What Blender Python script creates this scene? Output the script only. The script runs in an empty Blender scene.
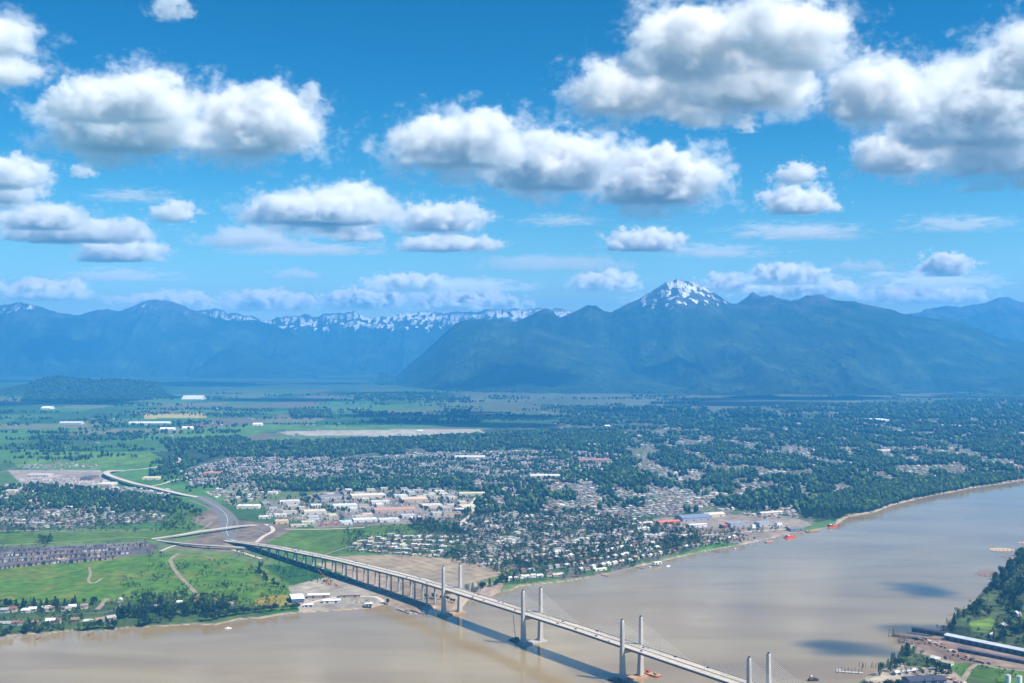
import bpy, bmesh, math, random
import numpy as np
from mathutils import Vector, noise as mnoise

# ------------------------------------------------------------------ camera, sky, sun, exposure
SC = bpy.context.scene
COL = SC.collection
FPX, HZ, CAMZ = 1150.0, 350.0, 500.0           # focal length (px), horizon row, camera height (m)
SUN_AZ = (0.93, -0.37)                          # horizontal direction TO the sun (right, a little behind)
SUN_EL = math.radians(52)

cam_d = bpy.data.cameras.new("camera")
cam = bpy.data.objects.new("camera", cam_d)
COL.objects.link(cam)
cam.location = (0, 0, CAMZ)
cam_d.sensor_width = 36.0
cam_d.lens = FPX / 1024 * 36.0
cam.rotation_euler = (math.radians(90) + math.atan((HZ - 341.5) / FPX), 0, 0)
cam_d.clip_start = 5.0
cam_d.clip_end = 150000.0
SC.camera = cam

world = bpy.data.worlds.new("World")
SC.world = world
world.use_nodes = True
wn, wl = world.node_tree.nodes, world.node_tree.links
bg = wn["Background"]
sky = wn.new("ShaderNodeTexSky")
sky.sky_type = 'NISHITA'
sky.sun_disc = False
sky.sun_elevation = SUN_EL
_az = math.atan2(SUN_AZ[1], SUN_AZ[0])
sky.sun_rotation = math.pi / 2 - _az            # 0 = +Y, clockwise
sky.altitude = 500
sky.air_density = 1.0
sky.dust_density = 1.0
sky.ozone_density = 3.0
# contrast of the clear air: the zenith side deepens, the horizon stays pale
sk1 = wn.new("ShaderNodeVectorMath"); sk1.operation = 'SCALE'; sk1.inputs["Scale"].default_value = 0.066
hs = wn.new("ShaderNodeHueSaturation")
hs.inputs["Hue"].default_value = 0.472
hs.inputs["Saturation"].default_value = 1.62
gm = wn.new("ShaderNodeGamma"); gm.inputs["Gamma"].default_value = 1.5
sk2 = wn.new("ShaderNodeVectorMath"); sk2.operation = 'SCALE'; sk2.inputs["Scale"].default_value = 15.5
wl.new(sky.outputs[0], sk1.inputs[0]); wl.new(sk1.outputs[0], hs.inputs["Color"]); wl.new(hs.outputs[0], gm.inputs["Color"])
wl.new(gm.outputs[0], sk2.inputs[0]); # the pale band that far, thick air makes just above the horizon, fading with elevation
tcw = wn.new("ShaderNodeTexCoord"); sxw = wn.new("ShaderNodeSeparateXYZ"); wl.new(tcw.outputs["Generated"], sxw.inputs[0])
def WM(op, a, b_=0.0):
    q = wn.new("ShaderNodeMath"); q.operation = op
    for i, x in enumerate((a, b_)):
        if isinstance(x, (int, float)): q.inputs[i].default_value = x
        else: wl.new(x, q.inputs[i])
    return q.outputs[0]
band = WM('POWER', 2.718, WM('MULTIPLY', WM('MAXIMUM', sxw.outputs[2], 0.0), -17.0))
glow = wn.new("ShaderNodeVectorMath"); glow.operation = 'SCALE'; glow.inputs[0].default_value = (4.2, 6.0, 6.6); wl.new(band, glow.inputs["Scale"])
sk3 = wn.new("ShaderNodeVectorMath"); sk3.operation = 'ADD'
wl.new(sk2.outputs[0], sk3.inputs[0]); wl.new(glow.outputs[0], sk3.inputs[1]); wl.new(sk3.outputs[0], bg.inputs["Color"])
bg.inputs["Strength"].default_value = 0.1

sun_d = bpy.data.lights.new("sun", 'SUN')
sun_d.energy = 5.0
sun_d.angle = math.radians(0.53)
sun_d.color = (1.0, 0.91, 0.765)
sun = bpy.data.objects.new("sun", sun_d)
COL.objects.link(sun)
_s = Vector((SUN_AZ[0] * math.cos(SUN_EL), SUN_AZ[1] * math.cos(SUN_EL), math.sin(SUN_EL)))
sun.rotation_euler = _s.to_track_quat('Z', 'Y').to_euler()
sun.location = (0, 0, 3000)

SC.view_settings.view_transform = 'Standard'
SC.view_settings.look = 'None'
SC.view_settings.exposure = 0.80
SC.view_settings.gamma = 1.0
SC.cycles.max_bounces = 16
SC.cycles.diffuse_bounces = 2
SC.cycles.glossy_bounces = 2
SC.cycles.transmission_bounces = 2
SC.cycles.volume_bounces = 8
SC.cycles.transparent_max_bounces = 16
SC.cycles.use_denoising = True

# ------------------------------------------------------------------ helpers
rng = np.random.default_rng(7)
random.seed(7)

def at(px, py, z=4.0):
    """the point of the plain (height z) that the photograph shows at this pixel"""
    d = FPX * (CAMZ - z) / (py - HZ)
    return ((px - 512.0) / FPX * d, d)

def atv(px, py, z=4.0):
    x, y = at(px, py, z)
    return Vector((x, y, z))

def pix(x, y, z=4.0):
    return 512.0 + FPX * x / y, HZ + FPX * (CAMZ - z) / y

def tag(o, label=None, cat=None, group=None, kind=None):
    if label: o["label"] = label
    if cat: o["category"] = cat
    if group: o["group"] = group
    if kind: o["kind"] = kind
    return o

def empty(name, loc, rz=0.0):
    o = bpy.data.objects.new(name, None)
    o.empty_display_size = 1
    COL.objects.link(o)
    o.location = loc
    o.rotation_euler = (0, 0, rz)
    return o

def link(name, me, parent=None):
    o = bpy.data.objects.new(name, me)
    COL.objects.link(o)
    if parent is not None: o.parent = parent
    return o

def mesh_np(name, verts, faces, mat=None, cols=None, smooth=False, mats=None, midx=None):
    """faces: (n,3) or (n,4) array, or list of such arrays; cols: per-vertex RGB"""
    me = bpy.data.meshes.new(name)
    verts = np.asarray(verts, dtype=np.float32)
    fl = faces if isinstance(faces, list) else [faces]
    fl = [np.asarray(f, dtype=np.int32) for f in fl if len(f)]
    nl = sum(f.size for f in fl); nf = sum(len(f) for f in fl)
    me.vertices.add(len(verts)); me.vertices.foreach_set("co", verts.ravel())
    me.loops.add(nl); me.polygons.add(nf)
    me.loops.foreach_set("vertex_index", np.concatenate([f.ravel() for f in fl]))
    tot = np.concatenate([np.full(len(f), f.shape[1], dtype=np.int32) for f in fl])
    st = np.concatenate([[0], np.cumsum(tot)[:-1]]).astype(np.int32)
    me.polygons.foreach_set("loop_start", st)
    me.polygons.foreach_set("loop_total", tot)
    if cols is not None:
        a = me.color_attributes.new("Col", 'FLOAT_COLOR', 'POINT')
        c = np.ones((len(verts), 4), dtype=np.float32); c[:, :3] = cols
        a.data.foreach_set("color", c.ravel())
    if mats:
        for m in mats: me.materials.append(m)
        if midx is not None: me.polygons.foreach_set("material_index", np.asarray(midx, dtype=np.int32))
    elif mat: me.materials.append(mat)
    me.update(calc_edges=True)
    me.validate()
    if smooth: me.polygons.foreach_set("use_smooth", np.ones(nf, dtype=bool))
    return me

class MB:
    """collects boxes, tubes, prisms into one mesh"""
    def __init__(s): s.v, s.f, s.c, s.cur = [], [], [], (0.5, 0.5, 0.5)
    def add(s, vs, fs):
        o = len(s.v)
        s.v += [tuple(p) for p in vs]; s.c += [s.cur] * len(vs)
        s.f += [tuple(i + o for i in f) for f in fs]
    def box(s, c, size, rz=0.0, taper=1.0):
        hx, hy, hz = size[0] / 2, size[1] / 2, size[2] / 2
        cr, sr = math.cos(rz), math.sin(rz)
        vs = []
        for z, k in ((-hz, 1.0), (hz, taper)):
            for x, y in ((-hx, -hy), (hx, -hy), (hx, hy), (-hx, hy)):
                x2, y2 = x * k, y * k
                vs.append((c[0] + x2 * cr - y2 * sr, c[1] + x2 * sr + y2 * cr, c[2] + z))
        s.add(vs, [(0, 3, 2, 1), (4, 5, 6, 7), (0, 1, 5, 4), (1, 2, 6, 5), (2, 3, 7, 6), (3, 0, 4, 7)])
    def tube(s, a, b, r0, r1=None, n=8):
        a, b = Vector(a), Vector(b); r1 = r0 if r1 is None else r1
        d = (b - a).normalized()
        u = d.orthogonal().normalized(); w = d.cross(u)
        vs = []
        for p, r in ((a, r0), (b, r1)):
            for i in range(n):
                t = 2 * math.pi * i / n
                vs.append(p + (u * math.cos(t) + w * math.sin(t)) * r)
        fs = [(i, (i + 1) % n, n + (i + 1) % n, n + i) for i in range(n)]
        fs += [tuple(range(n - 1, -1, -1)), tuple(range(n, 2 * n))]
        s.add(vs, fs)
    def prism(s, poly, z0, z1):
        n = len(poly)
        vs = [(p[0], p[1], z0) for p in poly] + [(p[0], p[1], z1) for p in poly]
        fs = [(i, (i + 1) % n, n + (i + 1) % n, n + i) for i in range(n)]
        fs += [tuple(range(n - 1, -1, -1)), tuple(range(n, 2 * n))]
        s.add(vs, fs)
    def gable(s, c, size, h, rz=0.0, over=0.5, hip=0.0):
        """roof solid on a rectangle centred c (c.z = eaves)"""
        hx, hy = size[0] / 2 + over, size[1] / 2 + over
        cr, sr = math.cos(rz), math.sin(rz)
        t = 0.25
        P = [(-hx, -hy, 0), (hx, -hy, 0), (hx, hy, 0), (-hx, hy, 0),
             (-hx, -hy, t), (hx, -hy, t), (hx, hy, t), (-hx, hy, t), (-hx + hip, 0, h), (hx - hip, 0, h)]
        vs = [(c[0] + x * cr - y * sr, c[1] + x * sr + y * cr, c[2] + z) for x, y, z in P]
        s.add(vs, [(0, 3, 2, 1), (0, 1, 5, 4), (1, 2, 6, 5), (2, 3, 7, 6), (3, 0, 4, 7), (4, 5, 9, 8), (6, 7, 8, 9), (5, 6, 9), (7, 4, 8)])
    def mesh(s, name, mat=None, cols=False, smooth=False):
        me = bpy.data.meshes.new(name)
        me.from_pydata(s.v, [], s.f)
        if cols:
            a = me.color_attributes.new("Col", 'FLOAT_COLOR', 'POINT')
            a.data.foreach_set("color", np.array([(*c, 1.0) for c in s.c], dtype=np.float32).ravel())
        if mat: me.materials.append(mat)
        if smooth: me.polygons.foreach_set("use_smooth", np.ones(len(me.polygons), dtype=bool))
        return me
    def build(s, name, mat, parent=None, cols=False, smooth=False):
        return link(name, s.mesh(name, mat, cols, smooth), parent)

def nt(mat):
    mat.use_nodes = True
    return mat.node_tree.nodes, mat.node_tree.links, mat.node_tree.nodes["Principled BSDF"]

def make_mat(name, col, rough=0.8, var=0.15, scale=0.2, metal=0.0, attr=False, objcol=False, col2=None, detail=4.0, spec=0.3):
    """procedural: a base colour (plain, vertex attribute or object colour) broken up by noise"""
    m = bpy.data.materials.new(name)
    n, l, b = nt(m)
    geo = n.new("ShaderNodeNewGeometry")
    no = n.new("ShaderNodeTexNoise"); no.inputs["Scale"].default_value = scale; no.inputs["Detail"].default_value = detail
    l.new(geo.outputs["Position"], no.inputs["Vector"])
    mr = n.new("ShaderNodeMapRange")
    mr.inputs[1].default_value = 0.3; mr.inputs[2].default_value = 0.7
    mr.inputs[3].default_value = 1 - var; mr.inputs[4].default_value = 1 + var
    l.new(no.outputs[0], mr.inputs[0])
    if attr:
        src = n.new("ShaderNodeAttribute"); src.attribute_name = "Col"; so = src.outputs["Color"]
    elif objcol:
        src = n.new("ShaderNodeObjectInfo"); so = src.outputs["Color"]
    elif col2 is not None:
        src = n.new("ShaderNodeMix"); src.data_type = 'RGBA'
        src.inputs[6].default_value = (*col, 1); src.inputs[7].default_value = (*col2, 1)
        l.new(no.outputs[0], src.inputs[0]); so = src.outputs[2]
    else:
        src = n.new("ShaderNodeRGB"); src.outputs[0].default_value = (*col, 1); so = src.outputs[0]
    mx = n.new("ShaderNodeVectorMath"); mx.operation = 'SCALE'
    l.new(so, mx.inputs[0]); l.new(mr.outputs[0], mx.inputs["Scale"])
    l.new(mx.outputs[0], b.inputs["Base Color"])
    b.inputs["Roughness"].default_value = rough
    b.inputs["Metallic"].default_value = metal
    b.inputs["Specular IOR Level"].default_value = spec
    return m

def seg_dist(X, Y, poly, closed=True):
    """distance of points to a polyline"""
    P = np.asarray(poly, dtype=float)
    best = np.full(X.shape, 1e18)
    n = len(P) if closed else len(P) - 1
    for i in range(n):
        a, b = P[i], P[(i + 1) % len(P)]
        d = b - a; L = max(d @ d, 1e-9)
        t = np.clip(((X - a[0]) * d[0] + (Y - a[1]) * d[1]) / L, 0, 1)
        q = (X - a[0] - t * d[0]) ** 2 + (Y - a[1] - t * d[1]) ** 2
        best = np.minimum(best, q)
    return np.sqrt(best)

def inside(X, Y, poly):
    P = np.asarray(poly, dtype=float)
    r = np.zeros(X.shape, dtype=bool)
    j = len(P) - 1
    for i in range(len(P)):
        xi, yi, xj, yj = P[i][0], P[i][1], P[j][0], P[j][1]
        if yi != yj:
            c = ((yi > Y) != (yj > Y)) & (X < (xj - xi) * (Y - yi) / (yj - yi) + xi)
            r ^= c
        j = i
    return r

def _hash(ix, iy, seed):
    h = (ix.astype(np.int64) * 374761393 + iy.astype(np.int64) * 668265263 + seed * 1274126177) & 0xffffffff
    h = ((h ^ (h >> 13)) * 1274126177) & 0xffffffff
    return ((h ^ (h >> 16)) & 0xffff) / 65535.0

def vnoise(x, y, seed=0):
    x = np.asarray(x, float); y = np.asarray(y, float)
    ix, iy = np.floor(x), np.floor(y)
    fx, fy = x - ix, y - iy
    fx = fx * fx * fx * (fx * (fx * 6 - 15) + 10); fy = fy * fy * fy * (fy * (fy * 6 - 15) + 10)
    a, b = _hash(ix, iy, seed), _hash(ix + 1, iy, seed)
    c, d = _hash(ix, iy + 1, seed), _hash(ix + 1, iy + 1, seed)
    return (a * (1 - fx) + b * fx) * (1 - fy) + (c * (1 - fx) + d * fx) * fy

def fbm(x, y, seed=0, o=4, g=0.5):
    s, a, t = 0, 1.0, 0
    for k in range(o):
        s = s + a * vnoise(x * 2 ** k + 17.3 * k, y * 2 ** k - 9.1 * k, seed + k); t += a; a *= g
    return s / t

def ridged(x, y, seed=0, o=5, g=0.5):
    s, a, t = 0, 1.0, 0
    for k in range(o):
        s = s + a * (1 - np.abs(2 * vnoise(x * 2 ** k + 5.7 * k, y * 2 ** k + 3.3 * k, seed + k) - 1)); t += a; a *= g
    return s / t

def smooth01(t):
    t = np.clip(t, 0, 1)
    return t * t * (3 - 2 * t)

# ------------------------------------------------------------------ haze: the air itself
HAZE_TOP = 1640.0
hz_m = bpy.data.materials.new("haze_air")
n, l, b = nt(hz_m)
n.remove(b)
pv = n.new("ShaderNodeVolumePrincipled")
pv.inputs["Color"].default_value = (0.08, 0.45, 1.0, 1)
pv.inputs["Density"].default_value = 6.0e-5
pv.inputs["Anisotropy"].default_value = 0.0
l.new(pv.outputs[0], n["Material Output"].inputs["Volume"])
mb = MB()
mb.box((0, 13100, (HAZE_TOP - 25) / 2), (52000, 29800, HAZE_TOP + 25))
haze = mb.build("haze", hz_m)
tag(haze, "pale blue haze over the whole valley", None, None, "stuff")

# ------------------------------------------------------------------ shorelines (pixels of the photograph turned into metres on the water)
FAR_BANK = [(-420, 655), (-200, 648), (-60, 641), (0, 637), (25, 634), (50, 633), (75, 630), (100, 631), (130, 627), (165, 626), (195, 624), (215, 625), (240, 619), (262, 618),
            (285, 614), (310, 612), (345, 610), (370, 608), (386, 604), (392, 606), (405, 613), (418, 614), (424, 609), (436, 608), (452, 610), (464, 606), (468, 600),
            (480, 601), (490, 597), (499, 592), (510, 591), (520, 586), (540, 584), (560, 582), (585, 578), (610, 573), (640, 566), (662, 561),
            (700, 552), (740, 545), (772, 538), (792, 533), (812, 531), (834, 526), (848, 517), (875, 512), (890, 506), (905, 502), (935, 495), (958, 491), (972, 488),
            (1000, 484), (1024, 480), (1080, 474), (1200, 466), (1400, 458)]
NEAR_BANK = [(1400, 500), (1200, 520), (1100, 532), (1040, 541), (1022, 546), (1008, 560), (996, 574), (984, 588), (972, 600), (962, 609), (950, 616), (942, 628), (925, 636), (910, 645),
             (898, 656), (888, 662), (874, 671), (860, 679), (845, 690), (820, 715), (780, 770), (700, 900), (560, 1500)]
far_w = [at(px, py, 0) for px, py in FAR_BANK]
near_w = [at(px, py, 0) for px, py in NEAR_BANK]
RIVER = far_w + near_w + [(-300, 300), (-1800, 300), (-3500, 1500)]

def river_sd(X, Y):
    """signed distance to the river: + on land"""
    d = seg_dist(X, Y, RIVER)
    return np.where(inside(X, Y, RIVER), -d, d)

def hills(X, Y):
    z = np.zeros_like(X)
    for px, py, sx, sy, h in ((62, 392, 480, 900, 120), (48, 394, 300, 600, 60), (105, 393, 420, 700, 95), (145, 391, 350, 600, 75), (30, 391, 300, 600, 60), (384, 381, 150, 500, 115), (190, 384, 700, 900, 40)):
        cx, cy = at(px, py)
        r = ((X - cx) / sx) ** 2 + ((Y - cy) / sy) ** 2
        z += h * np.exp(-r) * (0.8 + 0.4 * fbm(X / 160.0, Y / 160.0, 31))
    return z

def ground_z(X, Y):
    X = np.asarray(X, float); Y = np.asarray(Y, float)
    sd = river_sd(X, Y)
    z = np.clip(sd * 0.28, -4, 4)
    z = z + hills(X, Y)
    return z

# zones of the plain in photograph pixels ------------------------------------------------------
def F0(X, Y):
    """where the woods open into streets and lawns (low) or close (high)"""
    return fbm(X / 85.0, Y / 230.0, 501, 4)
def W(poly): return [at(a, b) for a, b in poly]
Z = {
 "pale_strip":   [(275, 431.5), (330, 430), (480, 429), (484, 433), (400, 436.5), (290, 435)],
 "gold_strip":   [(143, 414), (205, 413), (207, 418), (145, 418.5)],
 "bright_fields": [(10, 460), (60, 452), (170, 452), (160, 464), (100, 468), (60, 470), (20, 468)],
 "bright_strip": [(180, 430), (260, 424), (400, 426), (380, 429), (280, 430), (240, 438), (180, 440)],
 "green_field":  [(-190, 572), (60, 560), (110, 556), (165, 554), (190, 552), (225, 556), (262, 566), (300, 590), (290, 608), (240, 612), (150, 606), (0, 612), (-190, 620)],
 "riverside":    [(-190, 606), (60, 602), (130, 600), (240, 604), (262, 606), (262, 622), (150, 632), (0, 645), (-190, 650)],
 "green_wedge":  [(-190, 534), (60, 533), (130, 532), (170, 528), (160, 512), (196, 508), (206, 522), (190, 534), (150, 541), (60, 543), (-190, 548)],
 "loop_green":   [(262, 531), (300, 528), (430, 524), (430, 532), (368, 536), (345, 546), (330, 556), (290, 549), (262, 543)],
 "tilled":       [(336, 556), (400, 554), (470, 560), (510, 568), (506, 573), (470, 583), (440, 589), (420, 590), (345, 566)],
 "gold":         [(262, 596), (292, 594), (294, 604), (262, 608), (252, 602)],
 "yard":         [(288, 586), (330, 576), (385, 592), (392, 606), (300, 611)],
 "shop_lots":    [(285, 500), (330, 490), (450, 488), (470, 497), (478, 510), (440, 522), (400, 524), (318, 528), (300, 520), (270, 516), (262, 500)],
 "left_lots":    [(8, 470), (100, 470), (112, 476), (120, 484), (40, 487), (20, 482)],
 "interchange":  [(190, 520), (215, 505), (240, 520), (300, 526), (262, 545), (240, 552), (170, 548), (190, 540), (215, 530)],
 "town_grey":    [(180, 470), (230, 455), (620, 440), (640, 470), (560, 500), (480, 520), (700, 500), (700, 548), (600, 574), (500, 585), (520, 570), (350, 548), (345, 528), (460, 520), (470, 490), (260, 492)],
 "left_town":    [(-190, 488), (120, 486), (180, 500), (160, 522), (60, 530), (-190, 532)],
 "dark_homes":   [(-190, 552), (60, 546), (140, 541), (160, 545), (150, 554), (60, 563), (-190, 572)],
 "right_wood":   [(480, 430), (700, 410), (1500, 405), (1500, 470), (1024, 478), (900, 500), (790, 530), (700, 515), (640, 490), (560, 450)],
 "upper_wood":   [(150, 452), (300, 441), (620, 428), (560, 448), (300, 458), (180, 466)],
 "mills":        [(640, 520), (700, 514), (790, 516), (812, 524), (790, 533), (740, 543), (700, 540)],
 "under_bridge": [(385, 577), (420, 589), (470, 583), (505, 582), (498, 594), (470, 602), (420, 613), (390, 606), (372, 590), (345, 574), (310, 562), (330, 562)],
 "mill_yard":   [(905, 630), (950, 634), (1040, 656), (1040, 672), (985, 664), (955, 662), (915, 652)],
 "store_yard":  [(880, 664), (950, 668), (975, 690), (850, 700)],
 "bare_pads":   [(54, 548), (62, 547), (70, 560), (58, 562)],
 "bare_pads2":  [(84, 546), (93, 545), (102, 557), (92, 558)],
 "right_bank":   [(1400, 500), (1040, 541), (1000, 560), (950, 616), (925, 636), (888, 662), (845, 690), (700, 900), (1400, 900)],
 "right_grass":  [(925, 652), (960, 650), (1030, 662), (1030, 690), (960, 676)],
 "bright_lawn":  [(968, 622), (990, 617), (998, 624), (992, 632), (972, 631)],
 "mud":          [(860, 668), (905, 662), (900, 690), (870, 690)],
}
ZW = {k: W(v) for k, v in Z.items()}

def land_colour(X, Y):
    """land cover of the plain (real colours of ground, grass, soil)"""
    n = len(X)
    c = np.zeros((n, 3))
    f1, f2, f3 = fbm(X / 400, Y / 1400, 1), fbm(X / 60, Y / 110, 2), fbm(X / 14, Y / 22, 3, 3)
    # farmland: fields as noisy patches stretched across the view
    cell = np.floor(X / 420 + 0.6 * fbm(X / 900, Y / 900, 8)) * 31 + np.floor(Y / 520 + 0.15 * np.sin(X / 800)) * 57
    h = _hash(cell, cell * 3 + 1, 5)
    G = np.array([[.030, .095, .022], [.055, .135, .030], [.075, .150, .045], [.045, .10, .04], [.11, .16, .06], [.14, .12, .08], [.045, .10, .03], [.075, .17, .04], [.15, .16, .085]])
    c[:] = G[(h * 8.999).astype(int)] * (0.8 + 0.4 * f2)[:, None]
    far = smooth01((Y - 7800) / 1500)[:, None] * smooth01((X + 1500) / 1500)[:, None]
    marsh = np.array([.12, .125, .085]) * (0.6 + 0.8 * f1)[:, None]
    c = c * (1 - 0.75 * far) + marsh * 0.75 * far
    wl = smooth01((Y - 12500) / 3000)[:, None]
    c = c * (1 - wl) + np.array([.05, .095, .06]) * wl
    def put(k, col, amt=1.0, v=0.5, src=None):
        m = inside(X, Y, ZW[k])
        s = f2 if src is None else src
        cc = np.array(col) * ((1 - v) + 2 * v * s[m])[:, None]
        c[m] = c[m] * (1 - amt) + cc * amt
    put("pale_strip", (.36, .32, .27), v=.3)
    put("gold_strip", (.42, .33, .10), v=.2)
    put("bright_fields", (.10, .19, .035), v=.5)
    put("bright_strip", (.09, .18, .035), v=.5)
    put("upper_wood", (.035, .06, .028))
    m = inside(X, Y, ZW["right_wood"])
    q = F0(X[m], Y[m]); a = smooth01((.50 - q) / .05)[:, None]
    c[m] = np.array([.040, .068, .030]) * (1 - a) + np.where((f3[m] > .5)[:, None], np.array([.075, .12, .04]), np.array([.17, .15, .13])) * a
    for k, col in (("town_grey", (.12, .115, .10)), ("left_town", (.10, .105, .085))):
        m = inside(X, Y, ZW[k])
        g = (fbm(X[m] / 28, Y[m] / 40, 12, 3) > 0.45)[:, None]
        c[m] = np.where(g, np.array([.045, .088, .03]), np.array(col)) * (0.7 + 0.6 * f3[m])[:, None]
    put("green_wedge", (.075, .14, .02), v=.4)
    put("loop_green", (.075, .14, .022), v=.4)
    m = inside(X, Y, ZW["green_field"])
    a = .6 * smooth01((f2[m] - .45) / .2)[:, None]
    c[m] = (np.array([.072, .155, .016]) * (1 - a) + np.array([.14, .16, .03]) * a) * (.7 + .6 * f3[m])[:, None]
    put("riverside", (.055, .095, .03), v=.6)
    put("yard", (.27, .24, .20), v=.4)
    put("gold", (.22, .19, .03), v=.3)
    put("shop_lots", (.19, .175, .15), v=.6)
    put("left_lots", (.30, .26, .23), v=.4)
    put("interchange", (.17, .135, .105), v=.6)
    put("dark_homes", (.12, .11, .11), v=.5)
    put("mills", (.24, .20, .17), v=.4)
    put("tilled", (.27, .215, .150), v=.22)
    m = inside(X, Y, ZW["tilled"])
    c[m] *= (1 + .07 * np.sin((X[m] * .8 + Y[m] * .55) / 4.0))[:, None]
    put("right_bank", (.06, .085, .035), v=.6)
    put("right_grass", (.07, .14, .025), v=.6)
    put("bright_lawn", (.11, .18, .035), v=.5)
    put("under_bridge", (.26, .20, .15), v=.6)
    put("mill_yard", (.20, .15, .12), v=.6)
    put("store_yard", (.27, .23, .19), v=.6)
    put("bare_pads", (.36, .29, .23), v=.3)
    put("bare_pads2", (.36, .29, .23), v=.3)
    put("mud", (.36, .31, .25), v=.3)
    # beaches, cut banks and mud beside the water
    sd = river_sd(X, Y)
    sand = np.array([.34, .27, .20])
    px = 512 + FPX * X / Y
    w = np.where((px > 835) & (Y > 2800), 24.0, np.where(px < 386, 2.2, 3.5)) * np.clip(4.2 * fbm(X / 90, Y / 90, 44, 4) - 1.3, .05, 2.2)
    b = (1 - smooth01((sd - w) / 5))[:, None]
    c = c * (1 - b) + sand * (0.6 + 0.8 * f3)[:, None] * b
    c = np.where((sd < 0)[:, None], np.array([.16, .12, .08]), c)
    return np.clip(c, 0.005, 0.9)

def ground_sheet():
    rows = [1e9]
    ys = np.concatenate([350 + np.array([20.8, 21.2, 22, 23, 24, 25]), np.arange(376, 480, 0.8), np.arange(480, 700, 0.7), [702, 706, 712, 720, 735, 760, 800, 900, 1100, 1500, 2200]])
    xs = np.concatenate([np.arange(-1500, -150, 30), np.arange(-150, -20, 6), np.arange(-20, 1044, 1.25), np.arange(1046, 1170, 6), np.arange(1180, 2520, 30)])
    D = FPX * (CAMZ - 4) / (ys - HZ)
    PX, DD = np.meshgrid(xs, D)
    X = (PX - 512) / FPX * DD; Y = DD
    X = np.clip(X, -25500, 25500)
    nr, nc = X.shape
    x, y = X.ravel(), Y.ravel()
    z = ground_z(x, y)
    cols = land_colour(x, y)
    hm = smooth01(hills(x, y) / 30)[:, None]
    cols = cols * (1 - hm) + np.array([.03, .06, .03]) * hm
    i = np.arange(nr * nc).reshape(nr, nc)
    f = np.stack([i[1:, :-1], i[1:, 1:], i[:-1, 1:], i[:-1, :-1]], -1).reshape(-1, 4)
    m = make_mat("land_cover", (0, 0, 0), .95, .28, .045, attr=True, detail=6, spec=.1)
    o = link("ground", mesh_np("ground", np.stack([x, y, z], 1), f, m, cols, smooth=True))
    tag(o, kind="structure")
ground_sheet()

# ------------------------------------------------------------------ the river
wm = bpy.data.materials.new("silty_river_water")
n, l, b = nt(wm)
geo = n.new("ShaderNodeNewGeometry")
n1 = n.new("ShaderNodeTexNoise"); n1.inputs["Scale"].default_value = 0.004; n1.inputs["Detail"].default_value = 5; n1.inputs["Distortion"].default_value = .6
m1 = n.new("ShaderNodeMapping"); m1.inputs["Rotation"].default_value = (0, 0, -.5); m1.inputs["Scale"].default_value = (.55, 1.9, 1)
l.new(geo.outputs["Position"], m1.inputs[0]); l.new(m1.outputs[0], n1.inputs["Vector"])
nr_ = n.new("ShaderNodeMapRange"); nr_.inputs[1].default_value = .36; nr_.inputs[2].default_value = .64; l.new(n1.outputs[0], nr_.inputs[0])
mx = n.new("ShaderNodeMix"); mx.data_type = 'RGBA'
mx.inputs[6].default_value = (.235, .168, .082, 1); mx.inputs[7].default_value = (.290, .226, .120, 1)
l.new(nr_.outputs[0], mx.inputs[0]); l.new(mx.outputs[2], b.inputs["Base Color"])
rr = n.new("ShaderNodeTexNoise"); rr.inputs["Scale"].default_value = .006; rr.inputs["Detail"].default_value = 6; rr.inputs["Distortion"].default_value = 1.2
rm = n.new("ShaderNodeMapping"); rm.inputs["Rotation"].default_value = (0, 0, -.5); rm.inputs["Scale"].default_value = (.5, 2.2, 1)
l.new(geo.outputs["Position"], rm.inputs[0]); l.new(rm.outputs[0], rr.inputs["Vector"])
rq = n.new("ShaderNodeMapRange"); rq.inputs[1].default_value = .38; rq.inputs[2].default_value = .62; rq.inputs[3].default_value = .03; rq.inputs[4].default_value = .13
l.new(rr.outputs[0], rq.inputs[0]); l.new(rq.outputs[0], b.inputs["Roughness"])
b.inputs["IOR"].default_value = 1.33
n2 = n.new("ShaderNodeTexNoise"); n2.inputs["Scale"].default_value = .22; n2.inputs["Detail"].default_value = 3
mp = n.new("ShaderNodeMapping"); mp.inputs["Scale"].default_value = (1.0, 2.2, 1)
mp.inputs["Rotation"].default_value = (0, 0, .4)
l.new(geo.outputs["Position"], mp.inputs[0]); l.new(mp.outputs[0], n2.inputs["Vector"])
n3 = n.new("ShaderNodeTexNoise"); n3.inputs["Scale"].default_value = .012; n3.inputs["Detail"].default_value = 3
l.new(geo.outputs["Position"], n3.inputs["Vector"])
ms = n.new("ShaderNodeMapRange"); ms.inputs[1].default_value = .35; ms.inputs[2].default_value = .65; ms.inputs[3].default_value = .02; ms.inputs[4].default_value = .10
l.new(n3.outputs[0], ms.inputs[0])
bp = n.new("ShaderNodeBump"); bp.inputs["Distance"].default_value = 1.0
l.new(ms.outputs[0], bp.inputs["Strength"]); l.new(n2.outputs[0], bp.inputs["Height"]); l.new(bp.outputs[0], b.inputs["Normal"])
rx = [-3800, 3800]; ry = [250, 6500]
wat = link("river_water", mesh_np("river_water", [(rx[0], ry[0], 0), (rx[1] + 3000, ry[0], 0), (rx[1] + 3000, ry[1], 0), (rx[0], ry[1], 0)], np.array([[0, 1, 2, 3]]), wm))
tag(wat, kind="structure")

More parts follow.
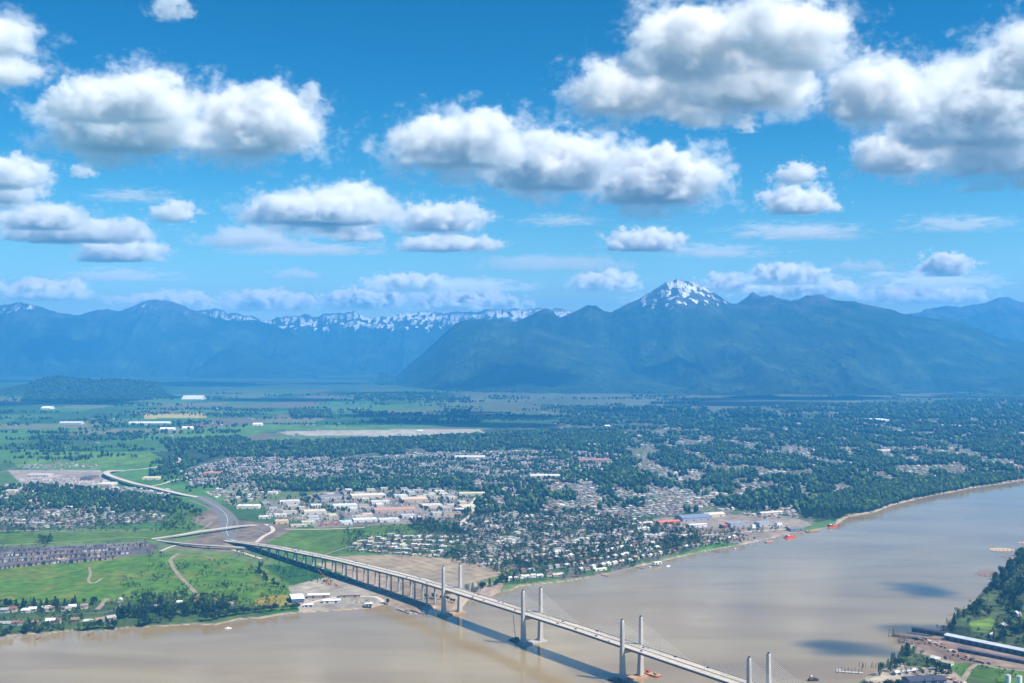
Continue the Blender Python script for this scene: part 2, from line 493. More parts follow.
# ------------------------------------------------------------------ mountains
def mountain_mat():
    m = bpy.data.materials.new("forest_rock_and_snow")
    n, l, b = nt(m)
    geo = n.new("ShaderNodeNewGeometry")
    sp = n.new("ShaderNodeSeparateXYZ"); l.new(geo.outputs["Position"], sp.inputs[0])
    sn = n.new("ShaderNodeSeparateXYZ"); l.new(geo.outputs["True Normal"], sn.inputs[0])
    big = n.new("ShaderNodeTexNoise"); big.inputs["Scale"].default_value = .0022; big.inputs["Detail"].default_value = 7
    l.new(geo.outputs["Position"], big.inputs["Vector"])
    f = n.new("ShaderNodeValToRGB")
    f.color_ramp.elements[0].position = .38; f.color_ramp.elements[0].color = (.016, .034, .022, 1)
    f.color_ramp.elements[1].position = .72; f.color_ramp.elements[1].color = (.070, .115, .055, 1)
    e = f.color_ramp.elements.new(.56); e.color = (.032, .060, .034, 1)
    l.new(big.outputs[0], f.inputs[0])
    # rock appears higher up
    def mr(src, a, b_, c=0, d=1):
        q = n.new("ShaderNodeMapRange"); q.inputs[1].default_value = a; q.inputs[2].default_value = b_; q.inputs[3].default_value = c; q.inputs[4].default_value = d
        l.new(src, q.inputs[0]); return q.outputs[0]
    def math_(op, a, b_):
        q = n.new("ShaderNodeMath"); q.operation = op
        for i, v in enumerate((a, b_)):
            if isinstance(v, (int, float)): q.inputs[i].default_value = v
            else: l.new(v, q.inputs[i])
        return q.outputs[0]
    nz = mr(big.outputs[0], .3, .7, -260, 260)
    z = math_('ADD', sp.outputs[2], nz)
    rock = mr(z, 1080, 1420)
    mix1 = n.new("ShaderNodeMix"); mix1.data_type = 'RGBA'
    l.new(rock, mix1.inputs[0]); l.new(f.outputs[0], mix1.inputs[6]); mix1.inputs[7].default_value = (.10, .10, .11, 1)
    fine = n.new("ShaderNodeTexNoise"); fine.inputs["Scale"].default_value = .0095; fine.inputs["Detail"].default_value = 6
    fm = n.new("ShaderNodeMapping"); fm.inputs["Scale"].default_value = (1.0, .5, .35)
    l.new(geo.outputs["Position"], fm.inputs[0]); l.new(fm.outputs[0], fine.inputs["Vector"])
    bq = n.new("ShaderNodeTexNoise"); bq.inputs["Scale"].default_value = .0045; bq.inputs["Detail"].default_value = 8; bq.inputs["Roughness"].default_value = .6
    l.new(geo.outputs["Position"], bq.inputs["Vector"])
    bb = n.new("ShaderNodeBump"); bb.inputs["Strength"].default_value = 1.0; bb.inputs["Distance"].default_value = 130.0
    l.new(bq.outputs[0], bb.inputs["Height"]); l.new(bb.outputs[0], b.inputs["Normal"])
    at_ = n.new("ShaderNodeAttribute"); at_.attribute_name = "Col"
    asep = n.new("ShaderNodeSeparateColor"); l.new(at_.outputs["Color"], asep.inputs[0])
    snow_line = asep.outputs[0]            # 0..1 times 2500 m
    sl = math_('MULTIPLY', snow_line, 2500.0)
    fz = mr(fine.outputs[0], .38, .62, -260, 260)
    zz = math_('SUBTRACT', math_('ADD', sp.outputs[2], fz), sl)
    s1 = mr(zz, -10, 40)
    s2 = mr(sn.outputs[2], .60, .86)
    s3 = math_('MULTIPLY', s1, s2)
    mix2 = n.new("ShaderNodeMix"); mix2.data_type = 'RGBA'
    l.new(s3, mix2.inputs[0]); l.new(mix1.outputs[2], mix2.inputs[6]); mix2.inputs[7].default_value = (.9, .92, .95, 1)
    l.new(mix2.outputs[2], b.inputs["Base Color"])
    b.inputs["Roughness"].default_value = .95; b.inputs["Specular IOR Level"].default_value = .05
    return m
MM = mountain_mat()

def range_(name, label, sky_pts, crest, base, amp, seed, snow=1450, wob=0.0, back=1.5, power=1.0, nu=520, nd=110, uf=1.0):
    """sky_pts: skyline (px, py); crest / base: distance (m) as [(px, d)...]"""
    sp = np.array(sky_pts, float)
    u = np.linspace(sp[0, 0], sp[-1, 0], nu)
    ys = np.interp(u, sp[:, 0], sp[:, 1])
    dc = np.interp(u, [a for a, _ in crest], [b for _, b in crest])
    db = np.interp(u, [a for a, _ in base], [b for _, b in base])
    ysn = ys + wob * (fbm(u / 9.0, u * 0 + seed, seed + 3, 4, .6) - .5) * 2
    Hc = CAMZ + (HZ - ysn) / FPX * dc
    t = np.concatenate([np.linspace(-0.02, 1, nd), np.linspace(1.02, back, 14)])
    U, T = np.meshgrid(u, t)
    DC, DB, HC = np.tile(dc, (len(t), 1)), np.tile(db, (len(t), 1)), np.tile(Hc, (len(t), 1))
    D = DB + (DC - DB) * T
    HC = HC + (np.tile(CAMZ + (HZ - ys) / FPX * dc, (len(t), 1)) - HC) * (1 - np.clip(T, 0, 1) ** 12)
    X = (U - 512) / FPX * D; Y = D
    s = np.where(T <= 1, np.clip(T, 0, 1) ** power, 1 - .9 * smooth01((T - 1) / (back - 1)))
    s = np.where(T <= 1, .55 * s + .45 * smooth01(np.clip(T, 0, 1) ** power), s)
    z = HC * s
    wx = X + 500 * fbm(X / 2500, Y / 2500, seed + 50, 3); wy = Y + 500 * fbm(X / 2500, Y / 2500, seed + 70, 3)
    r = ridged(wx / 1300 * uf, wy / 2300 * uf, seed, 7, .56)
    win = np.sin(np.clip(T, 0, 1) * math.pi) ** .7
    z = z - amp * (1 - r) * 2.1 * win * np.clip(HC / 900, .15, 1.6) - amp * .35 * (1 - r) * (T > .9)
    z = np.where(T <= .0, -30, np.maximum(z, -20 + 45 * np.clip(T * 6, 0, 1) * vnoise(X / 300, Y / 300, seed + 9)))
    z = np.minimum(z, HAZE_TOP - 12)
    nr, nc = X.shape
    i = np.arange(nr * nc).reshape(nr, nc)
    f = np.stack([i[:-1, :-1], i[:-1, 1:], i[1:, 1:], i[1:, :-1]], -1).reshape(-1, 4)
    sl = np.interp(U, [a for a, _ in snow], [b for _, b in snow]) if isinstance(snow, list) else np.full(U.shape, float(snow))
    cols = np.repeat((sl / 2500).ravel()[:, None], 3, 1)
    me = mesh_np(name, np.stack([X.ravel(), Y.ravel(), z.ravel()], 1), f, MM, cols, smooth=True)
    tag(link(name, me), label, None, None, "structure")

range_("mountains", "far snowy mountain range behind the valley gap",
       [(120, 316), (160, 318), (190, 312), (205, 309), (218, 308), (232, 312), (250, 314), (266, 317), (282, 316), (300, 313), (318, 314), (335, 310), (345, 311), (358, 312), (370, 318), (385, 315), (400, 312), (412, 313),
        (425, 309), (440, 311), (452, 308), (468, 312), (490, 308), (510, 306), (528, 308), (540, 305), (560, 309), (600, 312), (640, 318)],
       [(0, 25800), (1024, 25800)], [(0, 22500), (380, 22500), (1024, 21000)], 240, 11, snow=1150, wob=3.5, back=1.05)
range_("mountains", "blue mountain range on the left with dark summit ridge",
       [(-500, 306), (-300, 296), (-120, 305), (-40, 300), (0, 303), (20, 301), (34, 304), (50, 308), (62, 312), (80, 314), (95, 309), (108, 308), (122, 310), (138, 302), (150, 298), (160, 298), (172, 299), (186, 303),
        (198, 309), (214, 315), (230, 318), (244, 319), (256, 318), (270, 323), (290, 331), (305, 338), (325, 343), (350, 350), (375, 366), (388, 374)],
       [(-500, 23000), (200, 23600), (390, 24400)], [(-500, 20500), (150, 20500), (300, 21500), (390, 23500)], 300, 23, snow=[(0, 1490), (120, 1530), (200, 1470), (260, 1290), (400, 1400)], wob=1.5, back=1.12)
range_("mountains", "dark foothill in front of the left range",
       [(190, 373), (205, 362), (218, 351), (232, 346), (246, 349), (262, 356), (280, 364), (300, 371), (318, 375)],
       [(150, 21800), (350, 21800)], [(150, 20000), (350, 20300)], 150, 29, snow=2400, wob=1.0, back=1.2, nd=60, nu=160)
range_("mountains", "hazy mountain ridge on the far right",
       [(880, 318), (905, 314), (925, 309), (945, 304), (958, 306), (972, 304), (985, 302), (998, 297), (1008, 297), (1024, 301), (1060, 306), (1150, 300), (1300, 308), (1500, 300)],
       [(800, 24000), (1100, 24000), (1500, 22500)], [(800, 19500), (1500, 18600)], 260, 41, snow=1900, wob=1.5, back=1.13)
range_("mountains", "rocky twin peaks half hidden in cloud behind the great mountain",
       [(730, 306), (740, 300), (746, 296), (750, 292), (753, 290), (757, 293), (762, 296), (767, 295), (772, 293), (777, 296), (784, 299), (792, 300), (800, 298), (806, 295), (811, 296), (817, 294), (823, 295), (829, 298), (836, 302), (850, 307)],
       [(700, 18200), (900, 18200)], [(700, 17400), (900, 17400)], 120, 47, snow=1480, wob=1.5, back=1.06, nd=50, nu=260)
range_("mountains", "great snow flecked mountain with long wooded shoulders",
       [(478, 352), (500, 332), (512, 322), (525, 316), (536, 311), (546, 307), (551, 308), (559, 316), (566, 314), (576, 309), (588, 304), (596, 304), (604, 310), (611, 311), (618, 307), (628, 302), (640, 297), (650, 291),
        (658, 286), (666, 280), (672, 278), (678, 276), (684, 279), (690, 279), (698, 282), (706, 286), (714, 291), (722, 296), (730, 300), (742, 302), (756, 301), (772, 299), (790, 300), (806, 299), (822, 297), (836, 298),
        (852, 300), (868, 303), (884, 306), (900, 311), (920, 315), (945, 318), (965, 322), (985, 330), (1005, 337), (1024, 341), (1080, 344), (1200, 350), (1400, 352)],
       [(450, 19000), (678, 16900), (1024, 17500), (1400, 17500)], [(450, 17000), (560, 13200), (700, 11000), (1024, 10400), (1400, 10200)], 170, 59, snow=[(450, 1600), (620, 1400), (670, 1310), (720, 1390), (760, 1600), (1400, 2400)], wob=1.2, back=1.1, power=1.75, nu=760, nd=220)
range_("mountains", "steep dark wooded mountain at the mouth of the valley",
       [(388, 380), (394, 376), (402, 369), (412, 360), (424, 349), (436, 339), (446, 330), (455, 323), (466, 319), (478, 318), (492, 317), (505, 318), (520, 320), (534, 324), (548, 330), (570, 336), (600, 342), (640, 349), (690, 356), (740, 366), (780, 374)],
       [(380, 19500), (450, 17500), (780, 15500)], [(380, 18200), (400, 15500), (440, 13700), (500, 13000), (780, 12500)], 190, 67, snow=2400, wob=1.0, back=1.2, nu=560, nd=160)

# ------------------------------------------------------------------ clouds: real volumes above the haze
CLOUD_BASE = 2080.0
def cloud_mat(seed, dens, nscale, amp, flat, wisp=0.0):
    m = bpy.data.materials.new("cloud_vapour")
    n, l, b = nt(m); n.remove(b)
    v = n.new("ShaderNodeVolumePrincipled")
    v.inputs["Color"].default_value = (1, 1, 1, 1); v.inputs["Anisotropy"].default_value = .1
    tc = n.new("ShaderNodeTexCoord"); geo = n.new("ShaderNodeNewGeometry")
    ln = n.new("ShaderNodeVectorMath"); ln.operation = 'LENGTH'
    l.new(tc.outputs["Object"], ln.inputs[0])
    no = n.new("ShaderNodeTexNoise"); no.noise_dimensions = '4D'; no.inputs["W"].default_value = seed * 3.17
    no.inputs["Scale"].default_value = nscale; no.inputs["Detail"].default_value = 7.0; no.inputs["Roughness"].default_value = .70
    mp = n.new("ShaderNodeMapping"); mp.inputs["Scale"].default_value = (1, 1, 1.25 if not wisp else 4.0)
    l.new(geo.outputs["Position"], mp.inputs[0]); l.new(mp.outputs[0], no.inputs["Vector"])
    def M(op, a, b_=0.0, c=0.0):
        q = n.new("ShaderNodeMath"); q.operation = op
        for i, x in enumerate((a, b_, c)):
            if isinstance(x, (int, float)): q.inputs[i].default_value = x
            else: l.new(x, q.inputs[i])
        return q.outputs[0]
    nn = M('MULTIPLY', M('SUBTRACT', no.outputs[0], .5), amp * 2)
    f = M('ADD', M('SUBTRACT', .66, ln.outputs["Value"]), nn)
    # flat underside
    sz = n.new("ShaderNodeSeparateXYZ"); l.new(tc.outputs["Object"], sz.inputs[0])
    fb = M('MULTIPLY', M('ADD', sz.outputs[2], flat), 2.5)
    f = M('MINIMUM', f, fb)
    q = n.new("ShaderNodeMapRange"); q.inputs[1].default_value = 0; q.inputs[2].default_value = .26 if not wisp else .5
    q.inputs[3].default_value = 0; q.inputs[4].default_value = dens
    l.new(f, q.inputs[0])
    q.inputs[4].default_value = 1.0
    d2 = M('MULTIPLY', M('POWER', q.outputs[0], 1.8), dens); l.new(d2, v.inputs["Density"])
    l.new(v.outputs[0], n["Material Output"].inputs["Volume"])
    m.cycles.volume_step_rate = 0.32 if dens > .01 else 0.9
    if dens < .01: no.inputs["Detail"].default_value = 5.0
    return m

def billow(root, x0, x1, y0, y1, seed, dens=.019, depth=.6, tilt=0.0, amp=.95, ns=None, flat=.45, wisp=0.0, alt=None):
    """x0..x1, y0..y1: what it covers in the photograph; its flat base is at the cloud base altitude"""
    cxp, base = (x0 + x1) / 2, y1
    if x1 - x0 < 135: amp = max(amp, 1.25)
    d = (CLOUD_BASE + 60 - CAMZ if alt is None else alt - CAMZ) * FPX / max(HZ - base, 14)
    w = (x1 - x0) / FPX * d * 1.15
    dep = w * depth
    h_px = (y1 - y0)
    # the far upper edge of the cloud sits at y0
    h = max(h_px / FPX * d * .62, 120)
    z0 = CLOUD_BASE if alt is None else alt
    zc = z0 + h * 0.75
    me = bpy.data.meshes.new("cloud")
    bm = bmesh.new(); bmesh.ops.create_icosphere(bm, subdivisions=4, radius=1.0)
    for v in bm.verts:
        if v.co.z < -.62: v.co.z = -.62 + (v.co.z + .62) * .15
    bm.to_mesh(me); bm.free()
    o = link("cloud", me)
    o.scale = (w / 2, dep / 2, h * 1.15)
    o.rotation_euler = (0, 0, tilt)
    o.location = ((cxp - 512) / FPX * (d + dep * .3), d + dep * .3, zc)
    me.materials.append(cloud_mat(seed, dens, ns or 1 / max(w * .06 + h * .35, 40), amp, flat, wisp))
    o.parent = root
    return o

NCL = [0]
def cloud(label, lobes, **kw):
    """lobes: (x0, x1, y0, y1[, overrides]) in the photograph"""
    root = None
    for L in lobes:
        NCL[0] += 1
        k = dict(kw)
        if len(L) > 4: k.update(L[4])
        o = billow(None, L[0], L[1], L[2], L[3], NCL[0], **k)
        if len(lobes) > 1:
            if root is None:
                root = empty("cloud", (0, 0, 0)); tag(root, label, None, None, "stuff")
            o.name = "billow"; o.parent = root
        else: tag(o, label, None, None, "stuff")
        if L[1] - L[0] > 112 and k.get("dens", 1) > .02 and L[3] < 240:
            e = (L[1] - L[0]) * .05; k["dens"] = .0035; k["amp"] = 1.5; k["flat"] = .8
            w_ = billow(None, L[0] - e, L[1] + e, L[2] - e * .5, L[3] + 3, NCL[0] + 400, **k)
            w_.name = "billow"
            if root is None: w_.parent = o; w_.matrix_parent_inverse = o.matrix_basis.inverted()
            else: w_.parent = root

cloud("big white cloud with a grey belly at the upper left",
      [(10, 250, 58, 150, dict(tilt=.0)), (60, 215, 46, 120), (170, 345, 62, 156, dict(tilt=-.1)), (30,130,60,118)])
cloud("long white cloud sloping down across the middle of the sky",
      [(362, 560, 92, 168), (450, 650, 112, 192, dict(tilt=-.15)), (560, 748, 130, 206, dict(tilt=-.2))], depth=.5)
cloud("long low cloud left of centre", [(215, 400, 182, 222), (270, 420, 172, 226), (380, 500, 192, 231)], depth=.5)
cloud("small flat cloud just above the great mountain", [(585, 705, 220, 250)])
cloud("tall ragged cloud at the top right of centre",
      [(545, 700, 40, 108), (600, 780, -30, 78), (700, 880, -40, 66), (640, 740, 60, 124), (620, 860, 20, 100)])
cloud("huge grey bottomed cloud at the right edge",
      [(800, 960, 30, 120), (860, 1100, 30, 150), (840, 960, 110, 172), (900, 1130, 80, 172), (960, 1120, -10, 90)])
cloud("two puffs of cloud under the big right hand clouds", [(745, 850, 175, 212), (765, 830, 150, 182)])
cloud("cloud cut by the top left corner", [(-90, 58, -14, 42), (-80, 66, 32, 70)])
cloud("cloud cut by the left edge at mid height", [(-60, 66, 145, 185), (-70, 60, 165, 200)])
cloud("flat cloud bank on the left over the valley", [(-40, 190, 205, 240), (50, 190, 228, 262), (-30, 110, 195, 228)], depth=.5)
cloud("tuft of cloud over the left bank of clouds", [(138, 208, 192, 220)])
cloud("thin flat cloud under the long low cloud", [(372, 526, 226, 250)], depth=.4)
cloud("small puff under the long low cloud", [(322, 384, 218, 240)])
cloud("streaky cloud left of the long low cloud", [(170, 330, 216, 246)], depth=.5, dens=.004)
cloud("flat cloud above the snowy range", [(350, 462, 268, 292)])
cloud("white cloud left of the great summit", [(558, 650, 264, 294)])
cloud("white cloud right of the great summit", [(736, 842, 258, 286)])
cloud("puffy cloud low on the right", [(908, 984, 246, 278)])
cloud("low cloud over the left mountains", [(-20, 104, 274, 302)])
cloud("tiny puff right of the sloping cloud", [(730, 763, 104, 128)], amp=1.5, dens=.015)
cloud("tiny puff near the left edge", [(64, 102, 153, 174)], amp=1.4, dens=.015)
cloud("little ragged scrap beside the big left cloud", [(292, 328, 74, 98)])
cloud("thin scrap at the top edge", [(140, 200, -4, 10)], amp=1.5, dens=.012)
cloud("small scrap at the right edge", [(1010, 1045, 165, 184)])
cloud("thin streak of cloud above the left mountains", [(255, 335, 264, 278)], dens=.004, depth=.3)
cloud("thin streak of cloud over the right ridge", [(815, 905, 255, 270)], dens=.004, depth=.3)
cloud("long faint streak across the middle", [(430, 680, 246, 270)], dens=.0012, depth=.3)
for i_, (a_, b_, c_, d_) in enumerate(((60, 200, 178, 196), (190, 420, 232, 252), (250, 420, 205, 236), (500, 620, 205, 222), (640, 800, 236, 256), (690, 900, 212, 236), (380, 560, 272, 292), (40, 200, 262, 280), (880, 1040, 205, 228), (600, 720, 290, 304), (840, 1030, 262, 290))):
    cloud(("thin streak of cloud low on the left", "thin streak under the long low cloud", "thin veil behind the long low cloud", "faint streak left of the small flat cloud", "faint streak right of the small flat cloud", "thin veil under the two puffs",
           "streak over the snowy range", "streak over the left mountains", "faint veil at the right edge", "streak touching the great mountain", "ragged veil over the right ridge")[i_], [(a_, b_, c_, d_)], dens=.0035, amp=1.5, depth=.5, wisp=1)
cloud("bank of low cloud behind the snowy range", [(200, 330, 288, 314), (310, 420, 286, 314), (400, 540, 288, 314), (100,230,290,312)], dens=.022, amp=1.4, alt=2100)
cloud("bank of low cloud behind the great mountain", [(730, 880, 274, 302), (860, 1000, 282, 306), (690, 770, 272, 296)], dens=.022, amp=1.4, alt=2100)

# two small clouds far above the camera, out of its view, whose shadows lie on the river
def shade_cloud(label, px, py, w, dep, seed, dens=.03):
    x, y = at(px, py, 0); z = 2300.0; k = z / math.tan(SUN_EL); hl = math.hypot(*SUN_AZ)
    me = bpy.data.meshes.new("cloud"); bm = bmesh.new(); bmesh.ops.create_icosphere(bm, subdivisions=3, radius=1.0); bm.to_mesh(me); bm.free()
    o = link("cloud", me); o.scale = (w / 2, dep / 2, 110); o.location = (x + k * SUN_AZ[0] / hl, y + k * SUN_AZ[1] / hl, z)
    me.materials.append(cloud_mat(seed, dens, 1 / 75.0, 1.25, .9)); tag(o, label, None, None, "stuff")
shade_cloud("small cloud above the river upstream", 925, 590, 175, 300, 71, .016)
shade_cloud("small cloud above the near bank pier", 848, 648, 235, 190, 72, .016)
shade_cloud("small cloud above the mill", 925, 630, 260, 150, 73, .014)

# ------------------------------------------------------------------ roads
M_asph = make_mat("asphalt", (.15, .145, .145), .9, .2, .3)
M_road = make_mat("pale_concrete_road", (.52, .46, .39), .85, .12, .2)
M_conc = make_mat("concrete", (.40, .385, .36), .85, .12, .15)
M_pyl = make_mat("pylon_concrete", (.46, .425, .38), .8, .08, .15)
M_dirt = make_mat("packed_dirt", (.26, .22, .16), .95, .25, .1)
M_white = make_mat("white_paint", (.78, .78, .76), .6, .05, .5)
M_steel = make_mat("dark_steel", (.10, .09, .085), .5, .2, .3, metal=.3)
M_rust = make_mat("red_orange_steel", (.42, .10, .04), .6, .25, .3)
M_ochre = make_mat("tan_formwork", (.40, .25, .15), .85, .3, .25)
M_brown = make_mat("weathered_timber", (.20, .13, .09), .9, .3, .3)
M_cable = make_mat("white_cable_sheath", (.75, .75, .74), .4, .02, .5)

def smooth_line(pts, step=8.0):
    P = [Vector((*p[:2], p[2] if len(p) > 2 else 0)) for p in pts]
    out = []
    for i in range(len(P) - 1):
        a = P[max(i - 1, 0)]; b = P[i]; c = P[i + 1]; d = P[min(i + 2, len(P) - 1)]
        n = max(2, int((c - b).length / step))
        for k in range(n):
            t = k / n
            out.append(0.5 * ((2 * b) + (c - a) * t + (2 * a - 5 * b + 4 * c - d) * t * t + (3 * b - 3 * c + d - a) * t ** 3))
    out.append(P[-1])
    return out

def sweep(line, prof, mb, closed=True):
    """prof: (offset to the right of travel, height) loop, swept along 3D points"""
    n = len(prof); vs = []
    for i, p in enumerate(line):
        t = (line[min(i + 1, len(line) - 1)] - line[max(i - 1, 0)]); t.z = 0; t.normalize()
        r = Vector((t.y, -t.x, 0))
        for o, h in prof: vs.append(p + r * o + Vector((0, 0, h)))
    fs = []
    for i in range(len(line) - 1):
        for k in range(n if closed else n - 1):
            a, b = i * n + k, i * n + (k + 1) % n
            fs.append((a, b, b + n, a + n))
    if closed:
        fs.append(tuple(range(n))[::-1]); fs.append(tuple((len(line) - 1) * n + k for k in range(n)))
    mb.add(vs, fs)

ROADS = []      # (world polyline, half width) so that nothing is planted on them
def road(name, pix_pts, width, mat, lift=.25, z=4.0):
    pts = smooth_line([(*at(px, py, z), z + lift) for px, py in pix_pts])
    mb = MB(); w = width / 2
    sweep(pts, [(-w, 0), (w, 0)], mb, closed=False)
    mb.f = [f[::-1] for f in mb.f]
    ROADS.append(([(p.x, p.y) for p in pts], w))
    return tag(mb.build(name, mat), kind="structure")

highway = [(196, 496), (203, 498.5), (218, 507), (225, 514), (227.5, 521), (226, 529), (229, 536), (235, 541)]
road("highway_road", highway, 33, M_asph, .30)
road("road_marking", [(197, 496), (204, 499), (219, 507.5), (226, 514.5), (228, 521), (226.4, 529), (229, 536)], .8, M_white, .42)
road("road", [(205, 496), (222, 506), (234, 516), (238, 526), (236, 535)], 9, M_asph, .21)
road("road", [(236, 541), (250, 536), (262, 530), (276, 521), (282, 512)], 9, M_asph, .23)
road("road", [(205, 538), (222, 535), (240, 533), (256, 531), (268, 533)], 6, M_dirt, .19)
road("road", [(212, 522), (206, 527), (196, 531), (180, 534)], 6, M_dirt, .18)
road("road", [(190, 500), (214, 510), (221, 519), (222, 528), (214, 532)], 12, M_asph, .20)
road("road", [(251, 545.5), (258, 541), (264, 536), (273, 531), (272, 527), (266, 524)], 11, M_road, .22)
road("road", [(161, 551), (170, 547), (180, 544.6), (196, 544)], 8, M_road, .2)
road("road", [(232, 549), (245, 553), (262, 558.5)], 9, M_road, .2)
road("dirt_track", [(180, 553), (173, 557), (171, 561), (175, 569), (185, 581), (194, 590), (199, 596)], 9, M_dirt, .2)
road("dirt_track", [(173, 558), (185, 555), (205, 556), (212, 559)], 4, M_dirt, .18)
road("dirt_track", [(90, 567), (91, 574), (89, 580), (94, 583), (103, 578)], 6, M_dirt, .2)
road("road", [(-80, 549), (0, 545), (60, 542), (100, 539.5), (130, 537), (150, 537.5)], 7, M_dirt, .2)
road("road", [(150, 486), (162, 484), (177, 479.6), (203, 477.4), (229, 476)], 12, M_road, .2)
road("road", [(112, 471), (146, 468.5), (168, 464.5), (181, 460.5), (173, 455)], 16, M_road, .22)
road("road", [(98, 609), (103, 604), (108, 598)], 10, M_dirt, .2)
road("road", [(-60, 624), (20, 620), (70, 614), (110, 611), (122, 602)], 5, M_asph, .2)
road("road", [(300, 606), (330, 598), (372, 596), (384, 602)], 9, M_road, .2)
road("road", [(320, 556), (338, 550), (352, 546)], 5, M_dirt, .2)
road("road", [(478, 496), (472, 504), (474, 512), (462, 522)], 14, M_road, .2)
road("road", [(300, 492), (340, 512), (352, 527)], 10, M_asph, .2)
road("road", [(262, 507), (330, 503), (400, 505), (470, 500)], 12, M_asph, .22)
road("road", [(286, 529), (320, 529), (350, 528), (365, 527)], 9, M_road, .2)
road("road", [(490, 567), (530, 564), (560, 573), (600, 563), (650, 552), (690, 541), (740, 534)], 8, M_asph, .2)
road("road", [(640, 529), (690, 535), (740, 532), (800, 528)], 10, M_road, .2)
road("road", [(960, 683), (975, 664), (1000, 668), (1040, 672)], 8, M_dirt, .2)
road("road", [(0, 531), (20, 530.5), (40, 530)], 7, M_road, .2)

def viaduct(name, label, cat, pts, width, piers, thick=1.8):
    """pts: (px, py, deck height) on the ground plane below the deck"""
    P = smooth_line([(*at(px, py, 4), h) for px, py, h in pts])
    root = empty(name, (P[0].x, P[0].y, 4)); tag(root, label, cat)
    rel = [p - root.location for p in P]
    for q in rel: q.z += 4
    def fix(p): return Vector((p.x, p.y, p.z))
    w = width / 2
    mb = MB(); sweep(rel, [(-w, -thick), (w, -thick), (w, -.05), (-w, -.05)], mb); mb.build("deck", M_conc, root)
    mb = MB(); sweep(rel, [(-w + .6, .06), (w - .6, .06)], mb, closed=False); mb.f = [f[::-1] for f in mb.f]; mb.build("roadway", M_road, root)
    for sgn in (-1, 1):
        mb = MB(); sweep(rel, [(sgn * w - .25, -.04), (sgn * w + .25, -.04), (sgn * w + .25, 1.1), (sgn * w - .25, 1.1)], mb); mb.build("barrier", M_conc, root)
    n = len(rel)
    for k in range(piers):
        i = int((k + .5) / piers * (n - 1)); p = rel[i]
        hgt = p.z - thick
        if hgt < 2: continue
        t = (rel[min(i + 1, n - 1)] - rel[max(i - 1, 0)]); a = math.atan2(t.y, t.x)
        mb = MB(); mb.box((p.x, p.y, hgt - .9), (2.4, width * .8, 1.6), a)
        for s in (-.25, .25):
            c = Vector((p.x - math.sin(a) * width * s, p.y + math.cos(a) * width * s, 0))
            mb.tube((c.x, c.y, -1), (c.x, c.y, hgt - 1.6), 1.0)
        mb.build("pier", M_conc, root)
    return root
viaduct("viaduct", "curving pale concrete viaduct carrying the highway past the parking lots", "viaduct",
        [(124, 471.5, 4), (113, 472.5, 8), (107, 475, 12), (109, 478, 13), (118, 481.5, 13), (135, 486.5, 12), (152, 490, 11), (172, 494, 8), (186, 496, 4), (197, 497, .8)], 24, 11, 3.0)
viaduct("overpass", "upper pale overpass crossing the highway interchange", "overpass",
        [(152, 539, .8), (166, 538, 3), (180, 537, 6), (201, 534, 8), (223, 531, 8), (240, 528, 6), (257, 525, .8)], 15, 6)
viaduct("overpass", "lower pale overpass crossing the interchange nearer the green field", "overpass",
        [(156, 540, .6), (166, 542, 2), (178, 544.5, 5), (195, 547, 7), (212, 548.5, 8), (238, 549, 5), (250, 548, .8)], 13, 5)

# ------------------------------------------------------------------ the cable stayed bridge
T1 = Vector((-114, 2180, 0)); T4 = Vector((330, 1540, 0))
BD = (T4 - T1).normalized(); BN = Vector((-BD.y, BD.x, 0))      # along the bridge, across it (away from the camera)
if BN.y < 0: BN = -BN
SPAN = (T4 - T1).length / 3
def deck_z(s):
    return float(np.interp(s, [-1035, -1000, -930, -753, -425, -120, 0, 390, 779, 940, 1400], [4.6, 6, 12, 24.5, 39, 46, 47.5, 50.5, 47.5, 44, 26]))
_A1 = math.atan2(-192, 150); _A2 = math.atan2(BD.y, BD.x)      # the approach bends gently into the main spans
def b_ang(s):
    t = min(max((s + 330) / 330.0, 0), 1); t = t * t * (3 - 2 * t)
    return _A1 + (_A2 - _A1) * t
_tab = {0: (T1.x, T1.y)}
_x, _y = T1.x, T1.y
for _k in range(0, 1500): _x += math.cos(b_ang(_k + .5)); _y += math.sin(b_ang(_k + .5)); _tab[_k + 1] = (_x, _y)
_x, _y = T1.x, T1.y
for _k in range(0, -1100, -1): _x -= math.cos(b_ang(_k - .5)); _y -= math.sin(b_ang(_k - .5)); _tab[_k - 1] = (_x, _y)
def bp(s, off=0.0, z=0.0):
    k = math.floor(s); f = s - k; a, b = _tab[k], _tab[k + 1]; g = b_ang(s)
    return Vector((a[0] * (1 - f) + b[0] * f - math.sin(g) * off, a[1] * (1 - f) + b[1] * f + math.cos(g) * off, z))
br = empty("cable_stayed_bridge", (T1.x, T1.y, 0))
tag(br, "long pale cable stayed bridge on twin column pylons crossing the brown river", "bridge")
def rb(p): return Vector((p.x - T1.x, p.y - T1.y, p.z))
line = [rb(bp(s, 0, deck_z(s))) for s in range(-1035, 1400, 12)]
HW = 15.5
mb = MB(); sweep(line, [(-HW, -.9), (-HW + 3, -2.9), (HW - 3, -2.9), (HW, -.9), (HW, -.04), (-HW, -.04)], mb); mb.build("deck", M_conc, br)
mb = MB(); sweep(line, [(-HW + .3, .06), (HW - .3, .06)], mb, closed=False); mb.f = [f[::-1] for f in mb.f]
M_deckroad = make_mat("bridge_roadway", (.47, .415, .35), .85, .15, .12); mb.build("roadway", M_deckroad, br)
for off in (-HW + .1, 0, HW - .1):
    mb = MB(); sweep(line, [(off - .22, -.02), (off + .22, -.02), (off + .22, 1.15), (off - .22, 1.15)], mb); mb.build("barrier", M_road, br)
